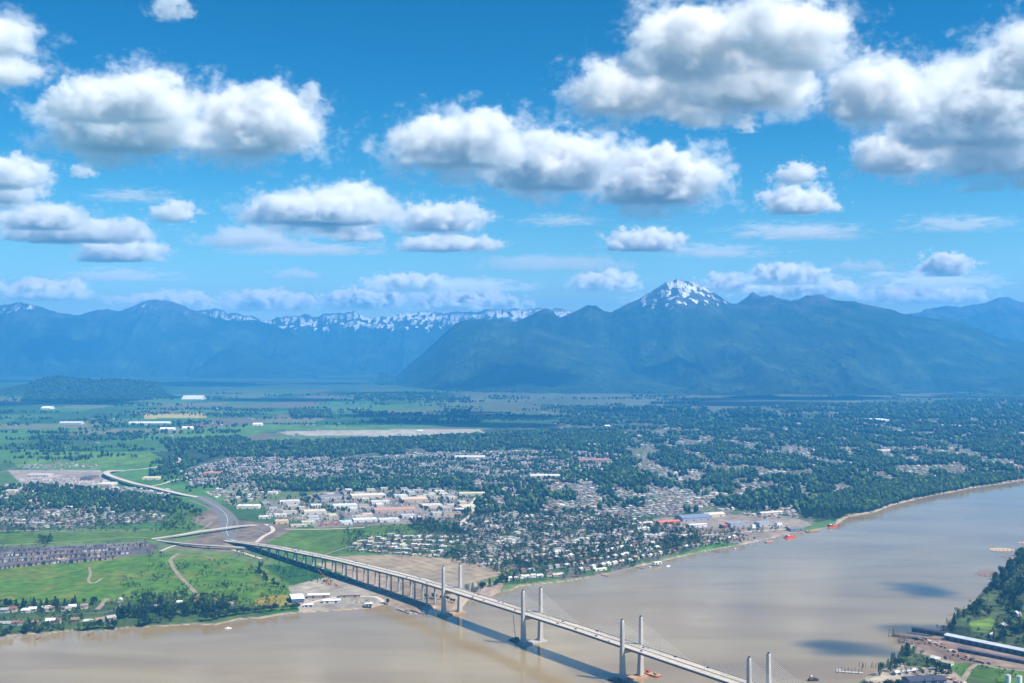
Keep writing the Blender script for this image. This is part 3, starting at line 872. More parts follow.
for off in (-HW - .2, HW + .2):
    mb = MB(); sweep(line, [(off - .25, -2.3), (off + .25, -2.3), (off + .25, -.3), (off - .25, -.3)], mb); mb.build("edge_beam", M_steel, br)
for off in (-10.2, -5.4, 5.4, 10.2):
    mb = MB(); sweep(line, [(off - .16, .12), (off + .16, .12)], mb, closed=False); mb.f = [f[::-1] for f in mb.f]; mb.build("lane_marking", M_white, br)
# approach piers (pairs of columns under a crosshead), shared mesh by height
s = -905
while s < -70:
    z = deck_z(s) - 2.9
    base = 3.0 if s < -130 else -3
    mb = MB()
    mb.box((0, 0, z - 1.3), (3.2, 26, 2.6), 0, 1.0)
    for o in (-9, 9):
        mb.tube((0, o, base), (0, o, z - 2.6), 1.9, 1.7, 10)
        mb.box((0, o, base + .5), (7, 7, 2))
    p = mb.build("pier", M_conc, br)
    q = rb(bp(s)); p.location = (q.x, q.y, 0); p.rotation_euler = (0, 0, b_ang(s))
    s += 46
for s in (920, 930 + 35, 1000, 1070, 1140, 1210, 1280, 1350):
    z = deck_z(s) - 2.9
    mb = MB(); mb.box((0, 0, z - 1.3), (3.2, 26, 2.6))
    for o in (-9, 9): mb.tube((0, o, -3), (0, o, z - 2.6), 1.9, 1.7, 10)
    p = mb.build("pier", M_conc, br); q = rb(bp(s)); p.location = (q.x, q.y, 0); p.rotation_euler = (0, 0, math.atan2(BD.y, BD.x))
# pylons
ang = math.atan2(BD.y, BD.x)
ncab = 0
CW = 18.3
cab_extra = MB()
for k in range(4):
    s0 = k * SPAN
    for sg in (-1, 1):
        mb = MB()
        def ring(z, hx, hy, off): return [(-hx, off - hy, z), (hx, off - hy, z), (hx, off + hy, z), (-hx, off + hy, z)]
        lv = [(1.5, 4.2, 3.6, 17.6), (20, 3.6, 3.2, 17.9), (46, 3.1, 2.5, CW + .3), (52, 2.9, 2.3, CW + .3), (89.5, 2.4, 2.0, CW + .3), (91.5, 1.7, 1.4, CW + .3)]
        vs = []
        for z, hx, hy, off in lv: vs += ring(z, hx, hy, sg * off)
        fs = [(3, 2, 1, 0)] + [(4 * i + a, 4 * i + (a + 1) % 4, 4 * i + 4 + (a + 1) % 4, 4 * i + 4 + a) for i in range(len(lv) - 1) for a in range(4)] + [tuple(4 * (len(lv) - 1) + a for a in range(4))]
        mb.add(vs, fs)
        col = mb.build("pylon_column", M_pyl, br); q = rb(bp(s0)); col.location = (q.x, q.y, 0); col.rotation_euler = (0, 0, ang)
        b2 = MB(); b2.box((0, sg * (CW + .3), 92.6), (2.6, 2.2, 2.2), 0, .7); b2.build("column_cap", M_steel, col)
        for dr in (-1, 1):
            for c in range(11):
                zt = 60 + c * 2.7; ds = 18 + c * 9.7
                a = rb(bp(s0 + dr * 2, sg * (CW - 1.2), zt)); b_ = rb(bp(s0 + dr * ds, sg * (HW + .2), deck_z(s0 + dr * ds) - .4))
                if ncab < 99 and c % 2 == 0:
                    m1 = MB(); m1.tube(a, b_, .13, n=5); m1.build("stay_cable", M_cable, br); ncab += 1
                else: cab_extra.tube(a, b_, .13, n=5)
    mb = MB(); zc = deck_z(s0) - 6.0
    mb.box((0, 0, zc), (4.4, 33, 4.6)); cb = mb.build("crossbeam", M_pyl, br); cb.location = rb(bp(s0)); cb.rotation_euler = (0, 0, ang)
    mb = MB(); mb.box((0, 0, .6), (17, 54, 3.4)); 
    for a in (-1, 1): mb.box((0, a * 18, 3.0), (13, 12, 1.6))
    cp = mb.build("pile_cap", M_ochre if k in (0, 2) else M_conc, br); cp.location = rb(bp(s0)); cp.rotation_euler = (0, 0, ang)
tag(cab_extra.build("stay_cable", M_cable, br), kind="stuff")

lamp = MB(); lamp.tube((0, 0, 0), (0, 0, 9.5), .14, .09, 6); lamp.tube((0, 0, 9.5), (0, 2.0, 10.1), .08, .06, 5); lamp.tube((0, 0, 9.5), (0, -2.0, 10.1), .08, .06, 5); lamp.box((0, 2.3, 10.1), (.35, .9, .16)); lamp.box((0, -2.3, 10.1), (.35, .9, .16))
lm = lamp.mesh("lamp_post", M_steel)
for i in range(44):
    s_ = -980 + i * 46; o = link("lamp_post", lm, br); q = rb(bp(s_, 0, deck_z(s_) + 1.1)); o.location = q; o.rotation_euler = (0, 0, b_ang(s_))
# building platforms, barges and plant left at the pylons
def barge(name, label, cat, x, y, L, Wd, rz, mat, deckmat, cargo=(), h=2.2, group=None):
    r = empty(name, (x, y, 0), rz); tag(r, label, cat, group)
    mb = MB()
    hx, hy = L / 2, Wd / 2
    poly = [(-hx, -hy), (hx - L * .08, -hy), (hx, -hy * .6), (hx, hy * .6), (hx - L * .08, hy), (-hx, hy)]
    mb.prism(poly, -.6, h); mb.build("hull", mat, r)
    mb = MB(); mb.prism([(a * .95, b * .92) for a, b in poly], h + .02, h + .25); mb.build("deck", deckmat, r)
    for nm, c, s, m in cargo:
        q = MB(); q.box((c[0], c[1], h + .25 + s[2] / 2 + c[2]), s); q.build(nm, m, r)
    return r
M_red = make_mat("red_ship_paint", (.55, .055, .03), .5, .2, .4)
M_dark = make_mat("dark_ship_paint", (.05, .045, .05), .6, .2, .4)
M_glass = make_mat("dark_glass", (.03, .04, .05), .15, .05, 1.0, spec=.5)
c = bp(2 * SPAN, 31, 0)
barge("work_barge", "red brown work barge moored under the third pylon pair", "barge", c.x + 8, c.y + 2, 34, 13, ang + .1, M_rust, M_ochre,
      [("winch_house", (-8, 0, 0), (6, 5, 3.5), M_rust), ("crate", (4, 2, 0), (4, 3, 2), M_ochre), ("crate", (9, -2, 0), (3, 3, 1.6), M_steel)])
c = bp(2 * SPAN, -29, 0)
barge("work_barge", "dark work barge in the bridge shadow at the third pylon pair", "barge", c.x, c.y, 30, 12, ang, M_dark, M_brown,
      [("crate", (-6, 1, 0), (5, 4, 2.5), M_rust), ("winch_house", (7, 0, 0), (4, 4, 3), M_dark)])
c = bp(SPAN - 22, -16, 0)
barge("work_barge", "dark work barge beside the second pylon pair, carrying the thin crane", "barge", c.x, c.y, 30, 12, ang + .05, M_dark, M_brown,
      [("crate", (-9, 1, 0), (5, 4, 2.5), M_brown)])
def crane(label, x, y, z0, hgt, reach, rz, mat, cat="crane"):
    r = empty("lattice_crane", (x, y, z0), rz); tag(r, label, cat)
    mb = MB(); mb.box((0, 0, 1.0), (6, 4.5, 2)); mb.build("tracks", M_steel, r)
    mb = MB(); mb.box((-.6, 0, 3.4), (6, 3.4, 2.6)); mb.build("cab", mat, r)
    mb = MB()
    a, b_ = Vector((2.2, 0, 3)), Vector((reach, 0, hgt))
    for oy, oz in ((-.55, 0), (.55, 0), (0, .9)): mb.tube(a + Vector((0, oy, oz)), b_ + Vector((0, oy * .4, oz * .4)), .2, n=5)
    n_ = int(hgt / 2)
    for i in range(n_):
        p, q = a.lerp(b_, i / n_), a.lerp(b_, (i + 1) / n_)
        mb.tube(p + Vector((0, -.5, 0)), q + Vector((0, .5, 0)), .1, n=4); mb.tube(p + Vector((0, .5, 0)), q + Vector((0, 0, .8)), .1, n=4)
    mb.build("boom", mat, r)
    mb = MB(); mb.tube(b_, (reach, 0, hgt * .35), .09, n=4); mb.box((reach, 0, hgt * .35 - .8), (.9, .9, 1.6)); mb.build("hook_line", M_steel, r)
    return r
c = bp(SPAN - 24, -15, 0)
crane("thin dark lattice crane standing on a barge beside the second pylon pair", c.x, c.y, 2.5, 42, 7, 2.6, M_steel)
M_orange = make_mat("orange_machine_paint", (.60, .16, .05), .5, .2, .4)
xo, yo = at(330, 584)
crane("orange crane with long boom beside the bridge approach", xo, yo, 4, 34, -26, .5, M_orange)
def excavator(label, px, py, rz):
    x, y = at(px, py)
    r = empty("excavator", (x, y, 4.1), rz); tag(r, label, "excavator")
    for sy in (-1, 1):
        mb = MB(); mb.box((0, sy * 1.6, .6), (5.4, .9, 1.2)); mb.build("track", M_steel, r)
    mb = MB(); mb.box((-.5, 0, 2.4), (4.4, 3.2, 2.2)); mb.build("body", M_orange, r)
    mb = MB(); mb.tube((1.5, 0, 2.5), (5.5, 0, 6.5), .5, .4); mb.tube((5.5, 0, 6.5), (9.5, 0, 3.2), .4, .3); mb.build("boom", M_orange, r)
    mb = MB(); mb.box((9.5, 0, 2.4), (1.6, 1.6, 1.6), 0, .7); mb.build("bucket", M_steel, r)
excavator("orange excavator on the bare soil left of the crane foot", 325, 581, .3)
excavator("orange excavator nearest the approach piers", 337, 585.5, 2.2)

# ------------------------------------------------------------------ cars on the bridge
def car_proto():
    r = empty("parked_car", (0, 0, 0))
    mb = MB(); mb.box((0, 0, .72), (4.5, 1.85, .75)); mb.build("body", None, r)
    mb = MB(); mb.box((-.2, 0, 1.37), (2.5, 1.65, .55), 0, .82); mb.build("cabin", M_glass, r)
    for sx in (-1.4, 1.4):
        for sy in (-.85, .85):
            mb = MB(); mb.tube((sx, sy - .12, .34), (sx, sy + .12, .34), .34, n=10); mb.build("wheel", M_steel, r)
    return r
M_car = make_mat("car_paint", (0, 0, 0), .35, .03, 1.0, objcol=True, spec=.5)
car0 = car_proto(); car0.children[0].data.materials.clear(); car0.children[0].data.materials.append(M_car)
car0.name = "car"
def copy_tree(o, parent=None):
    c = o.copy(); COL.objects.link(c); c.parent = parent
    for ch in o.children: copy_tree(ch, c)
    return c
CARS = [(1.32, -7.8, (.03, .03, .035), "dark car on the near carriageway between the second and third pylons"),
        (1.62, 12.4, (.03, .03, .04), "dark car on the far carriageway short of the third pylon pair"),
        (2.32, 12.6, (.025, .025, .03), "dark car on the far lane just past the third pylon pair"),
        (2.58, 12.4, (.03, .03, .03), "black car on the far lane halfway to the fourth pylon pair"),
        (.35, -12.2, (.30, .05, .04), "red car on the near lane past the first pylon pair"),
        (.62, 7.8, (.55, .55, .56), "silver car on the far carriageway past the first pylon pair"),
        (.85, -7.9, (.03, .035, .05), "dark blue car on the near carriageway before the second pylon pair"),
        (1.12, 12.3, (.7, .7, .7), "white car on the far lane just past the second pylon pair"),
        (1.85, -12.2, (.65, .65, .66), "white car on the near lane before the third pylon pair"),
        (-.6, -7.9, (.04, .04, .045), "dark car on the approach span before the first pylon pair"),
        (-1.3, 7.8, (.6, .6, .6), "white car on the approach above the brown field"),
        (-2.1, -12.2, (.04, .04, .05), "dark car on the approach above the orange crane"),
        (2.12, -7.9, (.04, .04, .04), "dark car on the near carriageway beside the third pylon pair"),
        (-2.9, 7.8, (.35, .36, .38), "grey car where the bridge meets the interchange")]
_g = random.Random(40)
_more = {-12.2: [], -7.8: [], 7.9: [], 12.3: []}
for i in range(34):
    off = _g.choice(list(_more)); k = _g.uniform(-3.6, 3.1)
    if all(abs(k - c[0]) > .05 or abs(off - c[1]) > 1 for c in CARS) and all(abs(k - q) > .05 for q, _ in _more[off]): _more[off].append((k, _g.choice([("white", (.7, .7, .7)), ("grey", (.3, .3, .32)), ("black", (.03, .03, .035)), ("silver", (.5, .5, .52)), ("blue", (.06, .12, .3))])))
for off, L_ in _more.items():
    L_.sort()
    ln = {-12.2: "nearest", -7.8: "second nearest", 7.9: "second farthest", 12.3: "farthest"}[off]
    od = ["first", "second", "third", "fourth", "fifth", "sixth", "seventh", "eighth", "ninth", "tenth", "eleventh", "twelfth", "thirteenth", "fourteenth", "fifteenth", "sixteenth"]
    for j, (k, (w_, c_)) in enumerate(L_): CARS.append((k, off, c_, f"{w_} car, {od[j]} from the left among cars spread along the {ln} lane"))
for i, (k, off, colr, lab) in enumerate(CARS):
    o = car0 if i == 0 else copy_tree(car0)
    s_ = k * SPAN; p = bp(s_, off, deck_z(s_) + .08); o.location = p
    o.rotation_euler = (0, -math.atan2(deck_z(s_ + 5) - deck_z(s_ - 5), 10), b_ang(s_) + (math.pi if off > 0 else 0))
    if off > 0: o.rotation_euler[1] *= -1
    o.children[0].color = (*colr, 1)
    for ch in o.children:
        if ch.name.startswith("body"): ch.color = (*colr, 1)
    tag(o, lab, "car", "cars on the bridge")

# ------------------------------------------------------------------ where nothing may be planted
_RB = [(bp(s).x, bp(s).y) for s in (-1035, -700, -330, -220, -110, 0, 1400)]
TAKEN = []        # (x, y, r) of large buildings
def free(X, Y, m=3.0, bank=5.0, bridge=19.0):
    ok = river_sd(X, Y) > bank
    ok &= seg_dist(X, Y, _RB, closed=False) > bridge
    ok &= ~inside(X, Y, ZW['bright_lawn']) & ~inside(X, Y, ZW['mill_yard'])
    for pts, w in ROADS:
        P = np.array(pts)
        bb = (X > P[:, 0].min() - w - m) & (X < P[:, 0].max() + w + m) & (Y > P[:, 1].min() - w - m) & (Y < P[:, 1].max() + w + m) & ok
        if bb.any():
            idx = np.nonzero(bb)[0]
            ok[idx[seg_dist(X[idx], Y[idx], pts[::2] if len(pts) > 6 else pts, closed=False) < w + m]] = False
    for x, y, r in TAKEN:
        ok &= (np.abs(X - x) > r + m) | (np.abs(Y - y) > r + m)
    return ok

def scatter(poly_px, per_m2, thr=0.0, ns=90.0, seed=0, bank=5.0, m=3.0, world=None, stretch=1.0):
    poly = W(poly_px) if world is None else world
    P = np.array(poly); x0, y0 = P.min(0); x1, y1 = P.max(0)
    n = int((x1 - x0) * (y1 - y0) * per_m2)
    g = np.random.default_rng(seed + 100)
    X = g.uniform(x0, x1, n); Y = g.uniform(y0, y1, n)
    k = inside(X, Y, poly)
    X, Y = X[k], Y[k]
    if thr > 0:
        k = fbm(X / ns, Y / ns / stretch, seed, 3) > thr
        X, Y = X[k], Y[k]
    px = 512 + FPX * X / Y
    k = (px > -190) & (px < 1230)
    X, Y = X[k], Y[k]
    if len(X):
        k = free(X, Y, m, bank); X, Y = X[k], Y[k]
    return X, Y

# ------------------------------------------------------------------ houses
def house_template(hip):
    w = [(-.5, -.5, 0), (.5, -.5, 0), (.5, .5, 0), (-.5, .5, 0), (-.5, -.5, .58), (.5, -.5, .58), (.5, .5, .58), (-.5, .5, .58)]
    e = .57
    r = [(-e, -e, .56), (e, -e, .56), (e, e, .56), (-e, e, .56), (-.5 + hip, 0, 1.0), (.5 - hip, 0, 1.0)]
    V = np.array(w + r)
    Q = [(0, 1, 5, 4), (1, 2, 6, 5), (2, 3, 7, 6), (3, 0, 4, 7), (8, 9, 13, 12), (10, 11, 12, 13)]
    T = [(9, 10, 13), (11, 8, 12)]
    part = np.array([0] * 8 + [1] * 6)
    return V, np.array(Q), np.array(T), part

ROOFS = np.array([(.34, .33, .32), (.44, .43, .41), (.22, .20, .19), (.13, .12, .12), (.27, .20, .15), (.34, .27, .22), (.30, .14, .10), (.18, .16, .17), (.62, .60, .57), (.36, .32, .31), (.20, .22, .26)])
WALLS = np.array([(.60, .58, .55), (.50, .46, .39), (.42, .38, .34), (.68, .66, .63), (.42, .36, .30), (.58, .60, .62)])

def houses_mesh(X, Y, L, Wd, H, R, roofs=None, walls=None, g=None, split=False):
    n = len(X); vs, qs, ts, cs = [], [], [], []
    off = 0
    for hip in (0.0, .22):
        V, Q, T, part = house_template(hip)
        sel = np.nonzero((np.arange(n) % 3 == 0) == (hip == 0.0))[0]
        if not len(sel): continue
        k = len(sel); sx = L[sel][:, None] * V[:, 0]; sy = Wd[sel][:, None] * V[:, 1]; sz = H[sel][:, None] * V[:, 2]
        c, s = np.cos(R[sel])[:, None], np.sin(R[sel])[:, None]
        x = X[sel][:, None] + sx * c - sy * s; y = Y[sel][:, None] + sx * s + sy * c; z = GZ(X[sel], Y[sel])[:, None] - .3 + sz
        vs.append(np.stack([x, y, z], -1).reshape(-1, 3))
        o = (np.arange(k) * len(V))[:, None, None] + off
        qs.append((Q[None] + o).reshape(-1, 4)); ts.append((T[None] + o).reshape(-1, 3))
        rc = roofs[sel]; wc = walls[sel]
        cs.append(np.where(part[None, :, None] == 1, rc[:, None, :], wc[:, None, :]).reshape(-1, 3))
        off += k * len(V)
    return np.concatenate(vs), [np.concatenate(qs), np.concatenate(ts)], np.concatenate(cs)

def GZ(X, Y): return 4.0 + hills(np.asarray(X, float), np.asarray(Y, float))

STREETS = []
ca_, sa_ = math.cos, math.sin
def rows_in(poly_px, angle, row_gap, house_gap, seed, keep=.85, jitter=2.5):
    """positions along streets: two rows of houses back to back"""
    poly = W(poly_px); P = np.array(poly); c0 = P.mean(0)
    g = np.random.default_rng(seed)
    R = np.abs(P - c0).sum(1).max()
    a = np.arange(-R, R, row_gap); b = np.arange(-R, R, house_gap)
    k_ = np.arange(len(a)); a = np.where(k_ % 2 == 0, a, a - (row_gap / 2 - 12) * 1.0)
    A, B = np.meshgrid(a, b, indexing='ij')
    A = A + 9 * np.sin(B / 120.0 + seed)
    ca, sa = math.cos(angle), math.sin(angle)
    X = c0[0] + B * ca - A * sa + g.normal(0, jitter * .4, A.shape); Y = c0[1] + B * sa + A * ca + g.normal(0, jitter * .4, A.shape)
    cross = (np.abs((B + 80) % 170 - 85) < 9).ravel()
    X, Y = X.ravel(), Y.ravel()
    k = inside(X, Y, poly) & (g.random(X.shape) < keep) & ~cross
    if c0[1] < 6500:
        mid = (a[0::2][:len(a[1::2])] + a[1::2]) / 2
        bb = np.arange(-R, R, 14.0)
        for m_ in mid: STREETS.append((c0, ca_(angle), sa_(angle), m_ + 9 * np.sin(bb / 120.0 + seed), bb, poly, 3.6))
        for q_ in np.arange(-R, R, 170.0):
            q0 = round(q_ / 170.0) * 170.0 + 5.0
            aa = np.arange(-R, R, 14.0); STREETS.append((c0, -sa_(angle), ca_(angle), -(q0 + 0 * aa), aa, poly, 3.4))
    X, Y = X[k], Y[k]
    px = 512 + FPX * X / Y
    k = (px > -190) & (px < 1230); X, Y = X[k], Y[k]
    k = free(X, Y, 8, 16); return X[k], Y[k]

HX, HY, HL, HW_, HH, HR, HRC, HWC = [], [], [], [], [], [], [], []
def town(poly_px, angle, row_gap, house_gap, seed, keep=.85, size=(13, 10, 6.5), roofs=None, bright=1.0, thr=0.0, ns=150, clear=None):
    X, Y = rows_in(poly_px, angle, row_gap, house_gap, seed, keep)
    if thr > 0:
        k = fbm(X / ns, Y / ns, seed + 5, 3) > thr; X, Y = X[k], Y[k]
    if clear is not None:
        k = F0(X, Y) < clear; X, Y = X[k], Y[k]
    n = len(X); g = np.random.default_rng(seed + 1)
    rp = ROOFS if roofs is None else np.array(roofs)
    HX.append(X); HY.append(Y); HL.append(size[0] * g.uniform(.8, 1.25, n)); HW_.append(size[1] * g.uniform(.85, 1.15, n)); HH.append(size[2] * g.uniform(.8, 1.2, n))
    HR.append(angle + g.normal(0, .06, n) + (g.random(n) < .35) * math.pi / 2)
    HRC.append(np.clip(rp[g.integers(0, len(rp), n)] * g.uniform(.6, 1.05, (n, 1)) * bright, 0, .85)); HWC.append(WALLS[g.integers(0, len(WALLS), n)])
LIGHT = [(.44, .43, .42), (.34, .33, .32), (.58, .57, .55), (.25, .24, .23), (.32, .25, .22), (.18, .175, .18), (.22, .19, .16), (.50, .49, .49)]
DARK = [(.085, .075, .095), (.11, .10, .12), (.07, .065, .08), (.14, .12, .13)]
PINK = [(.34, .28, .27), (.40, .36, .34), (.26, .20, .18), (.50, .47, .45), (.16, .15, .16), (.30, .27, .28), (.13, .12, .14)]

# ------------------------------------------------------------------ large flat roofed buildings
M_wall = make_mat("painted_wall", (0, 0, 0), .85, .08, .3, objcol=True)
M_roof = make_mat("roof_sheet", (0, 0, 0), .75, .14, .12, objcol=True)
BOX = {}
def big_building(name, label, cat, px, py, wpx, dm, h, roof, wall, rz=None, group=None, gable=False, units=3, z=4.0):
    x, y = at(px, py); Wd = wpx / FPX * y
    rz = 0.0 if rz is None else rz
    r = empty(name, (x, y, z), rz); tag(r, label, cat, group)
    mb = MB(); mb.box((0, 0, h / 2 - .2), (Wd, dm, h + .4)); o = mb.build("wall", M_wall, r); o.color = (*wall, 1)
    mb = MB()
    if gable: mb.gable((0, 0, h + .01), (Wd, dm), min(dm, Wd) * .16, 0, .8)
    else:
        mb.box((0, 0, h + .25), (Wd - .8, dm - .8, .5))
        for sx, sy, lx, ly in ((0, -1, Wd, .5), (0, 1, Wd, .5), (-1, 0, .5, dm - 1), (1, 0, .5, dm - 1)):
            mb.box((sx * (Wd / 2 - .2), sy * (dm / 2 - .2), h + .55), (lx, ly, 1.0))
    o = mb.build("roof", M_roof, r); o.color = (*roof, 1)
    g = random.Random(int(px * 7 + py * 13))
    if not gable:
        for i in range(units):
            q = MB(); q.box((g.uniform(-.35, .35) * Wd, g.uniform(-.3, .3) * dm, h + 1.3), (g.uniform(3, 6), g.uniform(3, 5), 1.8)); u = q.build("roof_unit", M_wall, o); u.color = (.5, .5, .5, 1)
    nd = max(2, int(Wd / 22))
    for i in range(min(nd, 5)):
        q = MB(); q.box(((i + .5) / nd * Wd - Wd / 2 if nd <= 5 else (i - 2) * Wd / 6, -dm / 2 - .05, 2.0), (4.2, .12, 3.8)); d = q.build("door", M_steel, r)
    TAKEN.append((x, y, max(Wd, dm) * .5))
    return r
SHOPS = [  # px, py, width px, depth m, height, roof, wall, words
 (368, 497, 34, 55, 9, (.66, .60, .50), (.6, .5, .4), "long cream roofed warehouse at the back of the commercial district"),
 (414, 501, 26, 60, 10, (.62, .50, .38), (.55, .42, .3), "tan roofed warehouse with sunlit yellowish walls beside the tree belt"),
 (395, 511, 42, 60, 8, (.48, .27, .21), (.5, .4, .33), "wide brick red roofed store in the commercial district"),
 (432, 507, 20, 50, 8, (.60, .56, .50), (.6, .55, .45), "pale roofed store right of the tan warehouse"),
 (346, 523.5, 12, 38, 7, (.42, .60, .62), (.7, .7, .68), "small building with a pale teal roof at the green field edge"),
 (331, 525, 20, 14, 5, (.34, .10, .07), (.4, .2, .14), "long low dark red roofed building at the green field edge"),
 (365, 521, 24, 40, 7, (.66, .66, .66), (.62, .6, .56), "white roofed building just behind the teal roof"),
 (389, 521, 20, 36, 7, (.58, .58, .60), (.62, .6, .56), "light grey roofed building right of the white one by the field"),
 (315, 513, 22, 50, 8, (.58, .52, .42), (.6, .55, .45), "beige roofed warehouse in front of the diagonal tree row"),
 (345, 507, 24, 50, 8, (.62, .62, .63), (.6, .6, .58), "light grey roofed warehouse in the middle of the commercial district"),
 (290, 503, 20, 40, 8, (.60, .57, .54), (.6, .55, .5), "pale roofed building left of the beige warehouse"),
 (330, 498, 22, 40, 8, (.20, .20, .24), (.5, .45, .45), "dark grey roofed warehouse behind the grey one"),
 (282, 523, 13, 34, 8, (.60, .44, .30), (.62, .45, .3), "orange tan building by the interchange ramp"),
 (299, 526, 16, 30, 4, (.50, .40, .33), (.55, .45, .38), "low tan roofed building right of the orange tan one"),
 (265, 518, 11, 30, 6, (.68, .64, .60), (.65, .6, .55), "small white roofed building just above the interchange ramp"),
 (281, 516, 12, 28, 6, (.62, .60, .57), (.65, .6, .55), "small pale roofed building beside the orange tan one"),
 (249, 508, 22, 40, 9, (.72, .68, .60), (.66, .6, .5), "cream walled building with white roof beside the highway bend"),
 (273, 494, 9, 22, 8, (.75, .73, .70), (.72, .68, .6), "bright white roofed box building behind the commercial district"),
 (472, 495, 26, 40, 8, (.64, .58, .42), (.6, .52, .4), "straw coloured flat roof school at the end of the commercial district"),
 (468, 508, 16, 60, 8, (.60, .55, .44), (.6, .55, .45), "pale yellow roofed building beside the curving pale street"),
 (452, 515, 18, 22, 9, (.24, .24, .27), (.56, .42, .28), "grey roofed building with orange walls above the mobile homes"),
 (445, 509, 8, 60, 7, (.40, .36, .34), (.45, .4, .35), "narrow brown grey building beside the curving street"),
 (408, 517, 14, 40, 7, (.45, .45, .48), (.55, .5, .45), "grey roofed building in front of the brick red store"),
 (380, 503, 18, 30, 7, (.64, .64, .62), (.6, .55, .5), "white roofed store between the cream and brick red roofs"),
 (213, 474.5, 17, 45, 9, (.52, .24, .15), (.6, .4, .3), "red orange roofed store beside the town road"),
 (152, 479, 16, 60, 7, (.60, .54, .36), (.6, .55, .4), "straw roofed store just behind the viaduct"),
 (40, 476, 22, 60, 7, (.50, .45, .43), (.5, .45, .4), "greyish pink roofed store left of the parking lots"),
 (90, 479, 12, 80, 9, (.10, .09, .11), (.2, .17, .18), "dark roofed store at the right end of the parking lots"),
 (108, 485, 14, 70, 7, (.66, .60, .50), (.62, .55, .45), "pale roofed store in front of the viaduct bend"),
 (12, 492, 10, 28, 7, (.64, .60, .52), (.65, .6, .5), "pale roofed hall in the left hand housing district"),
 (545, 477, 30, 60, 8, (.66, .62, .55), (.6, .55, .5), "long cream roof in the middle of the distant town"),
 (594, 461, 34, 90, 8, (.34, .19, .16), (.5, .35, .3), "long red roofed building at the far side of town"),
 (470, 458, 30, 90, 8, (.60, .58, .52), (.6, .55, .5), "long pale roofed building deep in the town"),
 (592, 446, 12, 90, 9, (.75, .73, .62), (.7, .65, .5), "yellow white hall beyond the town forest"),
 (878, 421, 17, 200, 12, (.80, .80, .80), (.75, .75, .84), "lone bright white roof in the forest under the great mountain"),
 (950, 427, 24, 150, 10, (.52, .46, .42), (.5, .45, .4), "long brownish roof in the far forest"),
 (886, 452, 15, 80, 9, (.60, .54, .52), (.6, .55, .5), "pale pinkish roof in the forest clearing"),
 (860, 424, 10, 100, 9, (.60, .60, .58), (.6, .6, .55), "grey white roof left of the lone bright white roof"),
 (48, 409, 9, 120, 12, (.82, .82, .82), (.8, .8, .8), "bright white barn below the wooded hill"),
 (194, 399.5, 20, 220, 10, (.66, .64, .60), (.7, .7, .66), "long pale greenhouse on the far plain"),
 (150, 424, 40, 60, 8, (.62, .66, .68), (.6, .65, .66), "very long pale greenhouse among the farm fields"),
 (72, 424, 22, 60, 9, (.58, .56, .54), (.6, .6, .58), "long grey barn among the left farm fields"),
 (168, 430, 14, 60, 8, (.75, .73, .70), (.7, .7, .68), "white farm shed in the middle fields"),
 (188, 429, 10, 60, 8, (.78, .78, .78), (.75, .75, .75), "white farm barn right of the other shed"),
 (420, 432, 5, 40, 9, (.75, .75, .75), (.75, .75, .75), "small white barn at the edge of the town forest"),
 (607, 427, 5, 60, 9, (.8, .8, .8), (.8, .8, .8), "small white barn on the plain beyond the town"),
 (258, 425.5, 9, 60, 9, (.78, .76, .74), (.75, .75, .75), "white barn left of the pale long field"),
 (500, 415.5, 12, 70, 9, (.66, .62, .56), (.7, .66, .6), "pale barn on the marsh edge"),
 # mills on the far bank
 (668, 524, 24, 22, 8, (.60, .17, .11), (.55, .2, .14), "red roofed mill shed by the river forest"),
 (645, 525, 14, 20, 7, (.66, .63, .60), (.6, .6, .6), "pale shed left of the red roofed mill shed"),
 (693, 519.5, 34, 45, 9, (.17, .20, .32), (.3, .32, .4), "long blue roofed mill shed on the far bank"),
 (697, 527, 20, 14, 8, (.62, .66, .84), (.66, .66, .66), "pale blue roofed shed in front of the long blue one"),
 (713, 516, 22, 30, 7, (.62, .55, .45), (.6, .5, .4), "tan lumber shed behind the blue roofed mill"),
 (736, 526, 20, 30, 10, (.26, .28, .36), (.35, .35, .42), "dark blue grey mill hall with the red end wall"),
 (723, 527.5, 5, 20, 8, (.5, .14, .1), (.45, .12, .1), "small red shed against the dark blue mill hall"),
 (763, 525.5, 16, 26, 10, (.30, .32, .42), (.4, .4, .46), "blue grey mill hall right of the first"),
 (752.5, 529, 4, 12, 12, (.8, .8, .78), (.8, .8, .78), "white silo block between the two mill halls"),
 (778, 526, 6, 14, 10, (.8, .8, .78), (.78, .76, .84), "white tower building at the end of the mills"),
 (795, 530, 16, 20, 5, (.16, .17, .24), (.25, .25, .3), "low dark shed beside the red barge"),
 (770, 514, 26, 20, 6, (.60, .53, .48), (.55, .5, .45), "pinkish tan shed behind the mills"),
 (686, 537, 14, 14, 6, (.62, .60, .57), (.6, .58, .55), "pale shed near the bank left of the mills"),
 (643, 530, 14, 12, 6, (.66, .66, .62), (.66, .66, .62), "white shed among the trees left of the mills"),
 (600, 570, 14, 9, 4, (.74, .70, .52), (.7, .68, .5), "cream roofed boathouse on the far bank"),
 (657, 563.5, 9, 8, 4, (.74, .72, .66), (.74, .72, .66), "white boathouse at the waterline"),
 # yard left of the bridge
 (319, 597, 21, 15, 6, (.72, .72, .84), (.35, .25, .22), "long white roofed shed in the riverside yard"),
 (350, 596.5, 21, 13, 5, (.30, .24, .22), (.4, .3, .26), "long brown roofed shed right of the white shed in the yard"),
 (332, 602, 17, 13, 5, (.74, .76, .78), (.6, .6, .6), "white roofed shed in the front of the riverside yard"),
 (369, 605.5, 7, 9, 5, (.62, .62, .66), (.4, .4, .4), "small grey roofed shed near the shore end of the yard"),
 (309, 606, 9, 10, 4, (.72, .74, .75), (.6, .6, .6), "small white roofed shed beside the blue walled building"),
]
